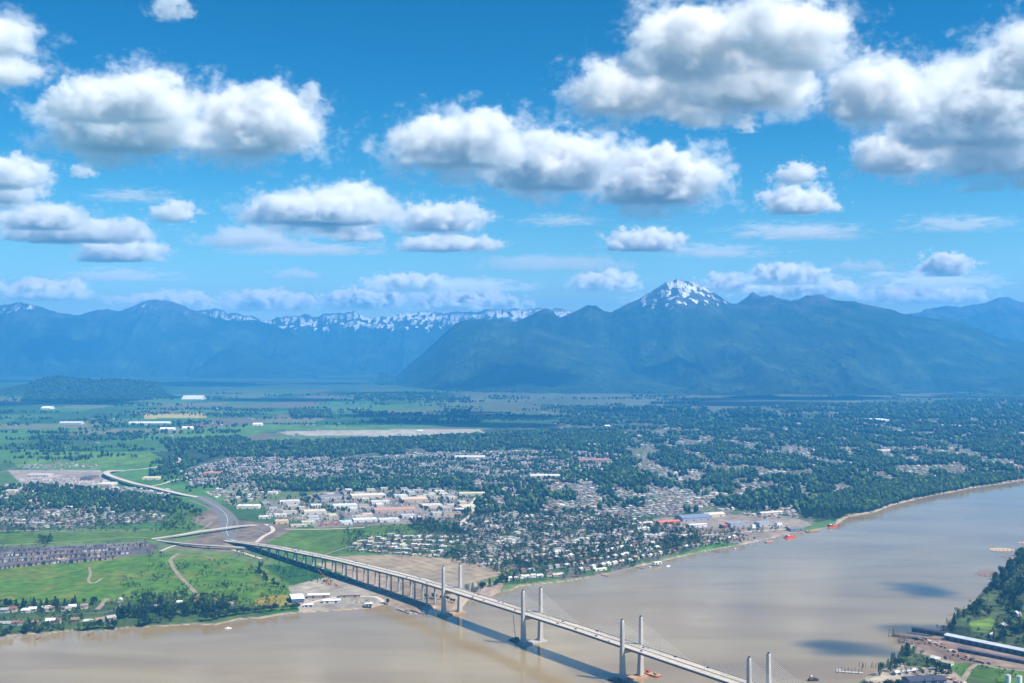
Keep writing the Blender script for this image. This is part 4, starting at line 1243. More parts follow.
for a in SHOPS:
    px, py, w, d, h, rf, wl_, lab = a
    nm = "barn" if "barn" in lab else "greenhouse" if "greenhouse" in lab else "boathouse" if "boathouse" in lab else "shed" if "shed" in lab else "warehouse"
    cat = {"barn": "barn", "greenhouse": "greenhouse", "boathouse": "boathouse", "shed": "shed"}.get(nm, "building")
    gb = nm in ("barn", "boathouse", "greenhouse") or (nm == "shed")
    g = random.Random(int(px)); 
    rz = (.25 if 280 < px < 470 and py > 490 and py < 530 else (.42 if 640 < px < 800 and py > 510 and py < 575 else 0.05)) + g.uniform(-.05, .05)
    if px > 590 and py > 560: rz = .55
    if 300 < px < 375 and py > 590: rz = .12
    big_building(nm, lab, cat, px, py, w, d, h, rf, wl_, rz, gable=gb, units=3 if py > 480 else 1)
x, y = at(297, 599)
r = big_building("warehouse", "long building with white roof and blue side wall beside the yard", "building", 297, 600, 12, 46, 8, (.80, .82, .84), (.10, .13, .28), .30, gable=True)

# smaller commercial roofs filling the lots
def fill_shops():
    g = random.Random(5); k = 0
    words = {0: "white", 1: "grey", 2: "tan", 3: "brown", 4: "dark"}
    cols = {0: (.68, .67, .65), 1: (.45, .45, .46), 2: (.58, .50, .40), 3: (.34, .26, .21), 4: (.16, .16, .18)}
    P = ZW["shop_lots"]; A = np.array(P)
    pts = []
    tries = 0
    while k < 46 and tries < 4000:
        tries += 1
        x, y = g.uniform(A[:, 0].min(), A[:, 0].max()), g.uniform(A[:, 1].min(), A[:, 1].max())
        if not inside(np.array([x]), np.array([y]), P)[0]: continue
        if not free(np.array([x]), np.array([y]), 17, 10)[0]: continue
        px, py = pix(x, y)
        if not (262 < px < 480): continue
        c = g.choice([0, 0, 1, 1, 2, 2, 3, 4]); w = g.uniform(24, 48)
        pts.append((px, py, w, g.uniform(18, 34), c)); 
        r = big_building("shop", None, "shop", px, py, w / y * FPX, pts[-1][3], g.uniform(5, 8), tuple(v * g.uniform(.85, 1.1) for v in cols[c]), (.55, .5, .44), .25 + g.choice([0, math.pi / 2]) , "shops among the parking lots", units=2)
        pts[-1] = (*pts[-1], r); k += 1
    pts.sort(key=lambda a: a[1])
    rowsn = ["back", "second", "third", "fourth", "front"]
    per = len(pts) / 5
    rows = [[], [], [], [], []]
    for i, a in enumerate(pts): rows[min(4, int(i / per))].append(a)
    for ri, row in enumerate(rows):
        row.sort(key=lambda a: a[0])
        for j, a in enumerate(row):
            a[5]["label"] = f"{words[a[4]]} roofed shop, {ORD[j]} from the left in the {rowsn[ri]} row of the commercial lots"
ORD = ["first", "second", "third", "fourth", "fifth", "sixth", "seventh", "eighth", "ninth", "tenth", "eleventh", "twelfth", "thirteenth", "fourteenth", "fifteenth", "sixteenth", "seventeenth", "eighteenth", "nineteenth",
       "twentieth"] + [f"twenty {a}" for a in ("first", "second", "third", "fourth", "fifth", "sixth", "seventh", "eighth", "ninth")] + ["thirtieth"] + [f"thirty {a}" for a in ("first", "second", "third", "fourth", "fifth", "sixth", "seventh", "eighth", "ninth")] + ["fortieth"] + [f"forty {a}" for a in ("first", "second", "third", "fourth", "fifth", "sixth", "seventh", "eighth", "ninth")] + ["fiftieth"]
fill_shops()

# ------------------------------------------------------------------ individual houses (the nearest 300)
HP = []
def house_variant(L, Wd, H, hip, chim, wing):
    parts = {}
    mb = MB(); mb.box((0, 0, H / 2 - .2), (L, Wd, H + .4))
    if wing: mb.box((L * .22, -Wd * .62, H / 2 - .2), (L * .38, Wd * .5, H + .35))
    parts["wall"] = mb.mesh("wall", M_wall)
    mb = MB(); mb.gable((0, 0, H + .01), (L, Wd), Wd * .34, 0, .6, hip)
    if wing: mb.gable((L * .22, -Wd * .55, H + .005), (Wd * .6, L * .38), L * .14, math.pi / 2, .4)
    parts["roof"] = mb.mesh("roof", M_roof)
    if chim:
        mb = MB(); mb.box((L * .2, Wd * .15, H + Wd * .3), (.9, .9, 2.2)); parts["chimney"] = mb.mesh("chimney", M_brown)
    mb = MB(); mb.box((-L * .08, -Wd / 2 - .04, 1.15), (1.1, .1, 2.1)); parts["door"] = mb.mesh("door", M_steel)
    wins = []
    for fx in (-.36, -.22, .06):
        mb = MB(); mb.box((L * fx, -Wd / 2 - .04, H * .55), (1.5, .1, 1.4)); wins.append(mb.mesh("window", M_glass))
    mb = MB(); mb.box((L / 2 + .04, 0, H * .55), (.1, 1.8, 1.4)); wins.append(mb.mesh("window", M_glass))
    parts["windows"] = wins
    return parts
VARS = [house_variant(13, 10, 5.2, 0, True, True), house_variant(15, 9, 3.4, 2.5, False, True), house_variant(12, 10, 5.6, 3, True, False), house_variant(16, 10, 3.2, 0, True, False), house_variant(11, 9, 5.0, 0, False, False)]
MOBILE = house_variant(14, 5.2, 3.0, 0, False, False)
TOWNH = house_variant(19, 12, 5.0, 3.0, False, True)
ROOFW = [("white", (.70, .69, .67)), ("light grey", (.50, .49, .48)), ("dark grey", (.14, .135, .14)), ("brown", (.25, .18, .13)), ("red", (.24, .10, .08)), ("tan", (.48, .38, .29)), ("grey", (.30, .29, .29)), ("slate blue", (.20, .24, .32)), ("near black", (.075, .065, .085)), ("charcoal", (.10, .09, .11))]
WALLW = [("white", (.74, .73, .71)), ("cream", (.66, .60, .48)), ("beige", (.52, .45, .36)), ("grey", (.42, .42, .43)), ("blue", (.30, .38, .48)), ("brown", (.24, .19, .16))]
def put_house(x, y, rz, V, roof, wall, windows=True):
    z = 4.0
    r = empty("house", (x, y, z), rz)
    o = link("wall", V["wall"], r); o.color = (*wall, 1)
    rf = link("roof", V["roof"], r); rf.color = (*roof, 1)
    if "chimney" in V: link("chimney", V["chimney"], rf)
    if windows:
        link("door", V["door"], r)
        for m in V["windows"]: link("window", m, r)
    HP.append((x, y))
    return r
def district(name, rows, where, seed, roofs=None, V=None, windows=True, gap=None, rz=0.0, scale=1.0, jit=1.0, walls=None, turn=.08):
    """rows: list of pixel polylines; houses every GAP metres along each"""
    g = random.Random(seed); rname = ["front", "second", "third", "fourth", "fifth", "sixth", "seventh", "eighth"]
    for ri, (pl, cnt) in enumerate(rows):
        pts = [Vector((*at(a, b), 0)) for a, b in pl]
        seg = [(pts[i + 1] - pts[i]).length for i in range(len(pts) - 1)]; tot = sum(seg)
        made = []
        for k in range(cnt):
            t = (k + .5 + g.uniform(-.22, .22) * jit) / cnt * tot; i = 0
            while i < len(seg) - 1 and t > seg[i]: t -= seg[i]; i += 1
            p = pts[i].lerp(pts[i + 1], t / seg[i]); d = pts[i + 1] - pts[i]
            p += Vector((-d.y, d.x, 0)).normalized() * g.uniform(-3, 3) * jit
            if not free(np.array([p.x]), np.array([p.y]), 6, 9)[0]: continue
            rn, rc = (g.choice(ROOFW) if roofs is None else ROOFW[g.choice(roofs)]); wn_, wc = g.choice(WALLW) if walls is None else WALLW[g.choice(walls)]
            v = V if V is not None else g.choice(VARS)
            f = g.uniform(.88, 1.1)
            h = put_house(p.x, p.y, math.atan2(d.y, d.x) + rz + g.uniform(-turn, turn), v, tuple(c * f for c in rc), wc, windows)
            h.scale = (scale,) * 3
            made.append((h, rn, wn_))
        for j, (h, rn, wn_) in enumerate(made):
            tag(h, f"{rn} roofed {name}, {ORD[j]} from left, {rname[ri]} {where}", "house", f"{name}s of the {where}")
district("house", [([(2, 625), (50, 623), (95, 622), (118, 619)], 9), ([(0, 612), (60, 610), (118, 606)], 12)], "row on the left riverbank", 3, roofs=[0, 0, 1, 2, 4, 6, 3, 0], windows=True, jit=1.4, scale=1.2)
district("farmhouse", [([(150, 608), (175, 604), (225, 603), (240, 607)], 5)], "row behind the riverside trees", 4, roofs=[0, 4, 5, 6])
district("cabin", [([(112, 612), (117, 607), (122, 600)], 5)], "line beside the short dirt road", 14, roofs=[0, 1, 6], V=VARS[4])
district("dark townhouse", [([(-6, 569), (40, 564), (70, 562), (112, 558.5)], 16), ([(-6, 562), (40, 559), (70, 556.5), (128, 553)], 20), ([(0, 556), (50, 553), (128, 549)], 20), ([(20, 551.5), (80, 549), (148, 544.5)], 21)],
         "townhouse row above the big meadow", 5, roofs=[8, 9, 8, 2], V=TOWNH, windows=False, walls=[3, 5, 5, 5], rz=.5, jit=1.6, turn=.25)
district("mobile home", [([(346, 548), (380, 552), (410, 554.5), (440, 557)], 26), ([(352, 544.5), (380, 547), (420, 550), (448, 552)], 26), ([(358, 541), (400, 545), (452, 547)], 26), ([(368, 538), (410, 541), (456, 542)], 25), ([(385, 535), (420, 537), (458, 537)], 20)],
         "row above the tilled field", 6, roofs=[0, 1, 1, 6, 5, 3, 2], V=MOBILE, windows=False, rz=.75, jit=4.5, turn=.7)
district("bank house", [([(506, 580), (530, 577), (565, 575)], 9), ([(575, 571.5), (600, 566.5), (640, 558), (700, 545), (738, 537)], 26), ([(520, 572), (560, 567), (610, 558), (660, 547.5), (690, 541)], 26), ([(500, 566), (540, 561), (590, 554), (640, 545.5), (680, 538)], 28)],
         "far shore row", 7, windows=False, roofs=[0, 1, 1, 3, 5, 6, 0, 4])
district("cottage", [([(930, 660), (950, 664)], 2), ([(985, 642), (1018, 612)], 3)], "spot among the near bank trees", 8, roofs=[0, 1, 5])
district("terrace house", [([(505, 560), (550, 555), (600, 547), (640, 539)], 24)], "street behind the far shore", 9, windows=False, roofs=[0, 1, 5, 6, 3])

# ------------------------------------------------------------------ the rest of the town: one mass of houses
town([(-190, 489), (60, 487), (118, 490), (180, 502), (160, 521), (60, 528), (-190, 530)], .12, 34, 17, 21, .8, thr=.36, ns=90)
town([(4, 484), (112, 487), (170, 490), (178, 496), (110, 492), (4, 490)], .0, 26, 16, 22, .9, roofs=LIGHT)
town([(180, 470), (240, 457), (350, 458), (345, 478), (240, 482), (190, 487)], -.1, 38, 16, 23, .9, roofs=PINK)
town([(228, 484), (262, 480), (300, 484), (258, 500), (232, 506), (205, 494)], .1, 38, 17, 24, .85)
town([(350, 458), (440, 452), (560, 450), (625, 455), (600, 472), (560, 480), (470, 486), (345, 482)], -.05, 40, 17, 25, .9, roofs=PINK, thr=.33, ns=200)
town([(480, 488), (560, 478), (700, 470), (730, 500), (690, 512), (640, 518), (560, 520), (480, 512)], .2, 42, 18, 26, .85, clear=.52)
town([(460, 524), (500, 512), (560, 516), (640, 520), (690, 530), (660, 540), (600, 548), (500, 562), (512, 568), (480, 566), (458, 560), (455, 540)], .38, 30, 15, 27, .92, roofs=LIGHT, thr=.30, ns=110)
town([(625, 455), (800, 448), (1230, 445), (1230, 462), (900, 478), (760, 480), (640, 470)], .1, 60, 20, 28, .5, clear=.46)
town([(690, 480), (900, 478), (840, 500), (800, 512), (720, 512)], .3, 50, 19, 29, .55, clear=.46)
town([(620, 432), (1230, 425), (1230, 445), (640, 448)], .0, 110, 26, 30, .7, clear=.48, size=(18, 14, 8))
town([(560, 425), (1230, 415), (1230, 425), (600, 434)], .0, 180, 34, 31, .6, clear=.45, size=(22, 18, 9))
town([(0, 430), (180, 424), (560, 420), (600, 430), (240, 440), (0, 446)], .0, 240, 50, 32, .22, thr=.56, ns=400, size=(20, 14, 8), roofs=LIGHT)
town([(20, 416), (260, 404), (560, 405), (560, 418), (0, 430)], .0, 330, 70, 33, .2, thr=.58, ns=400, size=(26, 18, 9), roofs=LIGHT)
town([(0, 468), (60, 462), (100, 466), (100, 470), (0, 476)], .1, 40, 20, 34, .7, thr=.45, ns=120)
town([(740, 514), (795, 508), (800, 518), (770, 520)], .3, 32, 16, 35, .7)
town([(625, 455), (800, 448), (1230, 445), (1230, 470), (900, 490), (840, 508), (790, 512), (700, 505), (640, 480)], .2, 62, 30, 51, .42)
town([(470, 486), (625, 470), (720, 490), (690, 512), (480, 512)], .25, 48, 24, 52, .55)
town([(600, 434), (1230, 424), (1230, 448), (640, 455)], .0, 120, 44, 53, .4, size=(18, 14, 8))
town([(640, 420), (1230, 408), (1230, 424), (620, 434)], .0, 260, 80, 54, .35, size=(24, 18, 9))
town([(240, 450), (420, 441), (600, 432), (620, 440), (440, 453), (260, 460)], .0, 110, 40, 55, .3, size=(16, 13, 7))
HXa, HYa = np.concatenate(HX), np.concatenate(HY)
def build_streets():
    V, F, o = [], [], 0
    for c0, ca, sa, A, B, poly, w in STREETS:
        # line runs along B in the rotated frame, at offset A
        X = c0[0] + B * ca - A * sa; Y = c0[1] + B * sa + A * ca
        ok = inside(X, Y, poly)
        if not ok.any(): continue
        ok &= river_sd(X, Y) > 14
        nx, ny = -sa, ca
        L = np.stack([X + nx * w, Y + ny * w], 1); Rr = np.stack([X - nx * w, Y - ny * w], 1)
        n_ = len(X); z = GZ(X, Y) + .12 + .002 * (len(V) % 11)
        V.append(np.concatenate([np.column_stack([L, z]), np.column_stack([Rr, z])]))
        i = np.nonzero(ok[:-1] & ok[1:])[0]
        F.append(np.stack([i + n_ + o, i + 1 + n_ + o, i + 1 + o, i + o], 1)); o += 2 * n_
    return np.concatenate(V), np.concatenate(F)
v_, f_ = build_streets()
tag(link("street", mesh_np("street", v_, f_, make_mat("street_asphalt", (.20, .19, .18), .9, .2, .05))), kind="structure")
# none on top of an individual house
from mathutils.kdtree import KDTree
kd = KDTree(max(len(HP), 1))
for i, (x, y) in enumerate(HP): kd.insert((x, y, 0), i)
kd.balance()
keep = np.array([kd.find((x, y, 0))[2] > 16 for x, y in zip(HXa, HYa)])
cat_ = lambda L: np.concatenate(L)[keep]
HXa, HYa = HXa[keep], HYa[keep]
v_, f_, c_ = houses_mesh(HXa, HYa, cat_(HL), cat_(HW_), cat_(HH), cat_(HR), cat_(HRC), cat_(HWC))
m = make_mat("town_houses", (0, 0, 0), .8, .1, .3, attr=True)
tag(link("houses", mesh_np("houses", v_, f_, m, c_)), "mass of small pale and brown roofs of the town beyond", None, None, "stuff")
print("houses", len(HXa), "individual", len(HP))

# ------------------------------------------------------------------ trees
TG = np.random.default_rng(77)
GREENS = np.array([(.018, .043, .018), (.024, .056, .020), (.042, .088, .024), (.022, .048, .026), (.013, .032, .021), (.070, .125, .028), (.018, .040, .024)])

def crown_cards(kind, n, seed):
    """leaf clumps as many small faces spread through the crown's volume (unit height 1, radius ~.36); returns verts, tri faces"""
    g = np.random.default_rng(seed); V = []
    if kind == "conifer":
        t = g.random(n) ** .75
        r = .20 * (1 - t) ** .8 + .015; z = .10 + .9 * t
        a = g.uniform(0, 2 * math.pi, n); rr = r * np.sqrt(g.uniform(.25, 1, n)) * (1 + .25 * np.sin(a * 5 + z * 40))
        C = np.stack([rr * np.cos(a), rr * np.sin(a), z - rr * .35], 1); s = .055 + .05 * (1 - t)
    elif kind == "poplar":
        t = g.random(n); r = .15 * np.sin(np.clip(t * 1.05 + .08, 0, 1) * math.pi) ** .6
        a = g.uniform(0, 2 * math.pi, n); rr = r * np.sqrt(g.uniform(.3, 1, n))
        C = np.stack([rr * np.cos(a), rr * np.sin(a), .1 + .9 * t], 1); s = np.full(n, .06)
    else:
        k = 9; cc = g.normal(0, 1, (k, 3)); cc /= np.linalg.norm(cc, axis=1)[:, None]
        cc = cc * np.array([.24, .24, .22]) * g.uniform(.5, 1.0, (k, 1)) + np.array([0, 0, .60]); cr = g.uniform(.13, .22, k)
        j = g.integers(0, k, n); d = g.normal(0, 1, (n, 3)); d /= np.linalg.norm(d, axis=1)[:, None]
        C = cc[j] + d * (cr[j] * g.uniform(.55, 1.05, n) )[:, None]; s = np.full(n, .075)
        C[:, 2] = np.clip(C[:, 2], .14, 1.0)
    for q in range(3):
        d = g.normal(0, 1, (n, 3)); d /= np.linalg.norm(d, axis=1)[:, None]
        V.append(C + d * s[:, None])
    V = np.stack(V, 1).reshape(-1, 3)
    return V, np.arange(len(V)).reshape(-1, 3)

M_leaf = bpy.data.materials.new("leaves")
n, l, b = nt(M_leaf)
oi = n.new("ShaderNodeObjectInfo"); no = n.new("ShaderNodeTexNoise"); no.inputs["Scale"].default_value = .35; no.inputs["Detail"].default_value = 3
ge = n.new("ShaderNodeNewGeometry"); l.new(ge.outputs["Position"], no.inputs["Vector"])
mr = n.new("ShaderNodeMapRange"); mr.inputs[1].default_value = .3; mr.inputs[2].default_value = .7; mr.inputs[3].default_value = .65; mr.inputs[4].default_value = 1.45
l.new(no.outputs[0], mr.inputs[0])
vm = n.new("ShaderNodeVectorMath"); vm.operation = 'SCALE'; l.new(oi.outputs["Color"], vm.inputs[0]); l.new(mr.outputs[0], vm.inputs["Scale"]); l.new(vm.outputs[0], b.inputs["Base Color"])
b.inputs["Roughness"].default_value = .8; b.inputs["Specular IOR Level"].default_value = .12
M_bark = make_mat("bark", (.10, .075, .055), .95, .3, 1.0)

TV = {}
for kd_, cnt in (("broadleaf", 4), ("conifer", 3), ("poplar", 2)):
    TV[kd_] = []
    for i in range(cnt):
        v, f = crown_cards(kd_, 420 if kd_ == "broadleaf" else 300, i * 7 + len(kd_))
        me = mesh_np("crown", v, f, M_leaf)
        mb = MB(); mb.tube((0, 0, -.03), (0, 0, .45), .022, .012, 7)
        if kd_ == "broadleaf":
            for a in range(4):
                an = a * 1.57 + i; mb.tube((0, 0, .26 + a * .04), (.16 * math.cos(an), .16 * math.sin(an), .52 + a * .03), .010, .004, 5)
        else: mb.tube((0, 0, .45), (0, 0, .9), .012, .003, 6)
        TV[kd_].append((me, mb.mesh("trunk", M_bark)))
TREEC = []
def put_tree(x, y, kind, h, col, spread=1.0, z=None):
    name = {"broadleaf": "broadleaf_tree", "conifer": "conifer_tree", "poplar": "poplar_tree"}[kind]
    zz = float(np.clip(river_sd(np.array([x]), np.array([y]))[0] * .28, -.3, 4)) if z is None else z
    r = empty(name, (x, y, zz - .1), random.uniform(0, 6.28))
    cm, tm = random.choice(TV[kind])
    c = link("crown", cm, r); c.color = (*col, 1); link("trunk", tm, r)
    r.scale = (h * spread, h * spread, h)
    TREEC.append((x, y))
    return r
KWORD = {"broadleaf": "broadleaf tree", "conifer": "dark conifer", "poplar": "slim poplar"}
def belt(pl, cnt, where, seed, kinds=("broadleaf",), h=(14, 22), depth=10, greens=None, spread=1.15):
    g = random.Random(seed); gs = GREENS if greens is None else greens
    pts = [Vector((*at(a, b), 0)) for a, b in pl]; seg = [(pts[i + 1] - pts[i]).length for i in range(len(pts) - 1)]; tot = sum(seg)
    made = []
    for k in range(cnt):
        t = (k + g.uniform(.05, .95)) / cnt * tot; i = 0
        while i < len(seg) - 1 and t > seg[i]: t -= seg[i]; i += 1
        p = pts[i].lerp(pts[i + 1], t / seg[i]); d = pts[i + 1] - pts[i]; p += Vector((-d.y, d.x, 0)).normalized() * g.uniform(-depth, depth)
        if not free(np.array([p.x]), np.array([p.y]), .5, 1.0, 17)[0]: continue
        if any((p.x - a) ** 2 + (p.y - b_) ** 2 < 64 for a, b_ in HP): continue
        kd_ = g.choice(kinds); c = gs[g.randrange(len(gs))] * g.uniform(.8, 1.2); hh = g.uniform(*h)
        made.append((p.x / p.y, put_tree(p.x, p.y, kd_, hh, tuple(c), spread * g.uniform(.9, 1.15)), kd_, hh, c))
    made.sort(key=lambda a: a[0])
    for j, (_, o, kd_, hh, c) in enumerate(made):
        size = "tall" if hh > h[0] + (h[1] - h[0]) * .66 else "small" if hh < h[0] + (h[1] - h[0]) * .33 else "mid sized"
        tag(o, f"{size} {KWORD[kd_]}, {ORD[j]} from left, {where}", "tree", f"trees of the {where}")
BK = GREENS[[0, 1, 3, 4, 0]]
belt([(0, 634), (25, 631), (60, 629), (120, 627), (165, 622)], 40, "belt at the left waterside", 1, ("broadleaf", "broadleaf", "poplar"), (12, 21), 7, GREENS[[0, 1, 2, 3, 5, 1]])
belt([(0, 608), (60, 606), (100, 603)], 16, "behind the riverbank houses", 2, ("broadleaf", "conifer"), (12, 20), 8, BK)
belt([(118, 618), (150, 616), (195, 615), (228, 613)], 40, "dense grove of the left bank", 3, ("broadleaf", "poplar", "conifer"), (17, 27), 20, GREENS[[0, 1, 2, 3, 4, 1]])
belt([(205, 621), (240, 614), (275, 610), (300, 609)], 26, "thin belt left of the yard", 5, ("broadleaf",), (10, 18), 6, GREENS)
belt([(308, 611), (345, 609), (372, 607), (388, 602)], 26, "shore row before the yard", 6, ("broadleaf", "poplar"), (11, 18), 3, GREENS[[1, 2, 3, 5]])
belt([(282, 590), (270, 584), (262, 573), (258, 566)], 14, "meadow clump beside the yard", 7, ("broadleaf", "conifer"), (10, 15), 10, BK)
belt([(466, 596), (480, 589), (500, 583), (520, 577)], 22, "far shore behind the first pylons", 8, ("broadleaf", "conifer"), (12, 20), 14, GREENS)
belt([(422, 600), (436, 598), (452, 603)], 8, "scrub under the bridge end", 9, ("broadleaf",), (8, 13), 9, BK)
belt([(1030, 552), (1012, 566), (1000, 580), (990, 596)], 34, "upstream near bank wood, front", 10, ("broadleaf", "conifer", "broadleaf"), (15, 25), 16, GREENS)
belt([(1034, 578), (1020, 592), (1008, 606), (1000, 618)], 30, "upstream near bank wood, rear", 11, ("broadleaf", "broadleaf", "conifer"), (14, 24), 22, GREENS)
belt([(980, 606), (968, 614), (955, 622), (948, 630)], 12, "clump beside the bright lawn", 12, ("broadleaf", "poplar"), (13, 20), 6, GREENS)
belt([(1036, 626), (1010, 636), (985, 642), (960, 641)], 20, "row behind the long mill shed", 13, ("broadleaf", "conifer"), (14, 21), 10, BK)
belt([(915, 650), (905, 655), (896, 664), (880, 676)], 16, "clump before the timber pier", 15, ("broadleaf", "poplar"), (14, 20), 10, GREENS[[1, 2, 5]])
belt([(925, 664), (935, 668), (950, 672), (940, 676)], 8, "clump beside the lumber rows", 16, ("broadleaf", "conifer"), (12, 17), 9, BK)
belt([(866, 692), (880, 690), (895, 688)], 6, "lower edge of the near bank", 17, ("broadleaf",), (13, 18), 6, BK)
print("individual trees", len(TREEC))

# the mass of other trees: real crowns, one mesh per distance band
def ico():
    bm = bmesh.new(); bmesh.ops.create_icosphere(bm, subdivisions=1, radius=1)
    v = np.array([tuple(a.co) for a in bm.verts]); f = np.array([[a.index for a in q.verts] for q in bm.faces]); bm.free(); return v, f
def low_templates():
    out = []
    iv, if_ = ico()
    g = np.random.default_rng(3)
    for i in range(3):
        v = iv * (1 + g.uniform(-.3, .25, (len(iv), 1))) * np.array([.38, .38, .46]) + np.array([0, 0, .52]); out.append((v, if_))
    for i in range(2):
        k = 6; v = [(0, 0, 1.0)]
        for z, r in ((.62, .13), (.58, .2), (.12, .27)):
            v += [(r * math.cos(2 * math.pi * a / k + z * 9) * g.uniform(.75, 1.25), r * math.sin(2 * math.pi * a / k + z * 9) * g.uniform(.75, 1.25), z + g.uniform(-.05, .05)) for a in range(k)]
        f = [(0, 1 + a, 1 + (a + 1) % k) for a in range(k)]
        for q in range(2):
            o = 1 + q * k
            for a in range(k): f += [(o + a, o + k + a, o + k + (a + 1) % k), (o + a, o + k + (a + 1) % k, o + (a + 1) % k)]
        out.append((np.array(v), np.array(f)))
    return out
LOW = low_templates()
CARD = [crown_cards("broadleaf", 90, 91), crown_cards("broadleaf", 90, 92), crown_cards("conifer", 80, 93), crown_cards("poplar", 80, 94)]
CARD = [(v * np.array([1.1, 1.1, 1]), f) for v, f in CARD]

def tree_mass(name, label, X, Y, H, temps, weights, seed, wide=1.0, cvar=.45, mat=None, dark=1.0):
    g = np.random.default_rng(seed); n = len(X)
    if not n: return
    which = g.choice(len(temps), n, p=np.array(weights) / sum(weights)); VS, FS, CS = [], [], []; off = 0
    hz_ = GZ(X, Y)
    for t, (V, F) in enumerate(temps):
        s = np.nonzero(which == t)[0]; k = len(s)
        if not k: continue
        a = g.uniform(0, 2 * math.pi, k); c, sn = np.cos(a)[:, None], np.sin(a)[:, None]
        h = H[s][:, None]; w = h * wide * g.uniform(.8, 1.25, (k, 1))
        x = X[s][:, None] + (V[:, 0] * c - V[:, 1] * sn) * w; y = Y[s][:, None] + (V[:, 0] * sn + V[:, 1] * c) * w; z = hz_[s][:, None] - .3 + V[:, 2] * h
        VS.append(np.stack([x, y, z], -1).reshape(-1, 3)); FS.append((F[None] + (np.arange(k) * len(V))[:, None, None] + off).reshape(-1, 3)); off += k * len(V)
        gi = GREENS[g.integers(0, len(GREENS), k)] * g.uniform(1 - cvar, 1 + cvar, (k, 1)) * dark * (.62 + .76 * fbm(X[s] / 60, Y[s] / 90, 88, 3))[:, None]
        CS.append(np.repeat(gi, len(V), 0))
    m = M_mass
    tag(link(name, mesh_np(name, np.concatenate(VS), np.concatenate(FS), m, np.concatenate(CS))), label, None, None, "stuff")
M_mass = make_mat("tree_foliage", (0, 0, 0), .85, .25, .15, attr=True, spec=.1)

near, mid, far = [], [], []
OPEN = None
def sow(poly, per_m2, h, thr=0, ns=90, seed=0, band=None, bank=3.0, stretch=1.0, clear=None):
    X, Y = scatter(poly, per_m2, thr, ns, seed, bank, 1.0, None, stretch)
    if clear is not None and len(X):
        k = F0(X, Y) + .05 * (np.random.default_rng(seed).random(len(X)) - .5) > clear; X, Y = X[k], Y[k]
    g = np.random.default_rng(seed + 9); H = g.uniform(h[0], h[1], len(X))
    if len(HP) and len(X) and Y.min() < 4200:
        k = np.array([kd2.find((x, y, 0))[2] > 6.5 for x, y in zip(X, Y)]); X, Y, H = X[k], Y[k], H[k]
    if clear is not None and len(X):
        k = np.array([kd3.find((x, y / 3.4, 0))[2] > 8.5 for x, y in zip(X, Y)]); X, Y, H = X[k], Y[k], H[k]
    for lo, hi, L in ((0, 3500, near), (3500, 6300, mid), (6300, 1e9, far)):
        k = (Y >= lo) & (Y < hi); L.append((X[k], Y[k], H[k]))
kd2 = KDTree(len(HP) + len(HXa))
for i, (x, y) in enumerate(HP): kd2.insert((x, y, 0), i)
for i, (x, y) in enumerate(zip(HXa, HYa)): kd2.insert((x, y, 0), i)
kd2.balance()
# clearings of lawn and street in front of each house of the wooded districts
kd3 = KDTree(len(HXa))
for i, (x, y) in enumerate(zip(HXa, HYa)): kd3.insert((x, (y - 26) / 3.4, 0), i)
kd3.balance()
# right hand forest, thick, with clearings
sow([(700, 512), (790, 512), (835, 520), (900, 500), (980, 484), (1230, 472), (1230, 455), (760, 462), (700, 480)], 1 / 190, (13, 27), .30, 60, 1, clear=.44)
sow([(800, 518), (840, 521), (905, 501), (960, 489), (1230, 473), (1230, 466), (900, 480), (820, 498)], 1 / 90, (13, 22), 0, 90, 40)
sow([(560, 462), (700, 450), (1230, 436), (1230, 458), (760, 470), (700, 486), (600, 490)], 1 / 260, (14, 28), .30, 70, 2, clear=.44)
sow([(540, 446), (640, 436), (1230, 422), (1230, 438), (700, 452), (560, 462)], 1 / 480, (16, 32), .30, 100, 3, clear=.44)
sow([(620, 436), (700, 424), (1230, 408), (1230, 424), (640, 438)], 1 / 950, (20, 38), .30, 160, 4, clear=.44)
sow([(690, 424), (740, 408), (1230, 396), (1230, 410), (700, 426)], 1 / 2400, (26, 46), .40, 300, 5)
# belt of wood behind the town
sow([(170, 456), (240, 444), (420, 438), (620, 428), (640, 440), (560, 452), (440, 454), (340, 459), (230, 462)], 1 / 330, (16, 28), .37, 220, 6, stretch=1.5, clear=.30)
sow([(250, 478), (345, 480), (470, 478), (475, 490), (440, 490), (300, 492), (262, 490)], 1 / 190, (14, 24), .36, 90, 7)
sow([(345, 460), (560, 452), (640, 460), (620, 480), (480, 492), (345, 480)], 1 / 190, (9, 18), .46, 60, 8)
sow([(180, 472), (240, 459), (345, 459), (345, 480), (240, 484), (190, 489)], 1 / 300, (8, 15), .46, 50, 9)
sow([(470, 490), (560, 482), (700, 476), (700, 512), (640, 520), (560, 520), (470, 512)], 1 / 230, (12, 26), 0, 90, 10, clear=.44)
sow([(455, 512), (500, 510), (560, 516), (690, 526), (700, 542), (600, 562), (510, 578), (480, 566), (455, 560)], 1 / 105, (8, 18), .40, 45, 11)
sow([(455, 512), (520, 506), (600, 514), (660, 528), (610, 538), (520, 530), (460, 528)], 1 / 230, (12, 20), .47, 60, 12)
sow([(345, 533), (400, 530), (470, 528), (455, 560), (340, 552)], 1 / 120, (5, 12), .42, 40, 13)
sow([(410, 520), (450, 522), (465, 534), (430, 534), (405, 530)], 1 / 130, (12, 20), .35, 50, 14)
sow([(340, 525), (420, 523), (440, 530), (380, 537), (343, 536)], 1 / 700, (9, 16), .45, 50, 15)
sow([(455, 548), (500, 556), (512, 567), (468, 566), (440, 560)], 1 / 150, (9, 16), .35, 50, 16)
sow([(640, 520), (720, 530), (790, 530), (740, 544), (680, 552), (620, 560)], 1 / 260, (9, 18), .44, 50, 17)
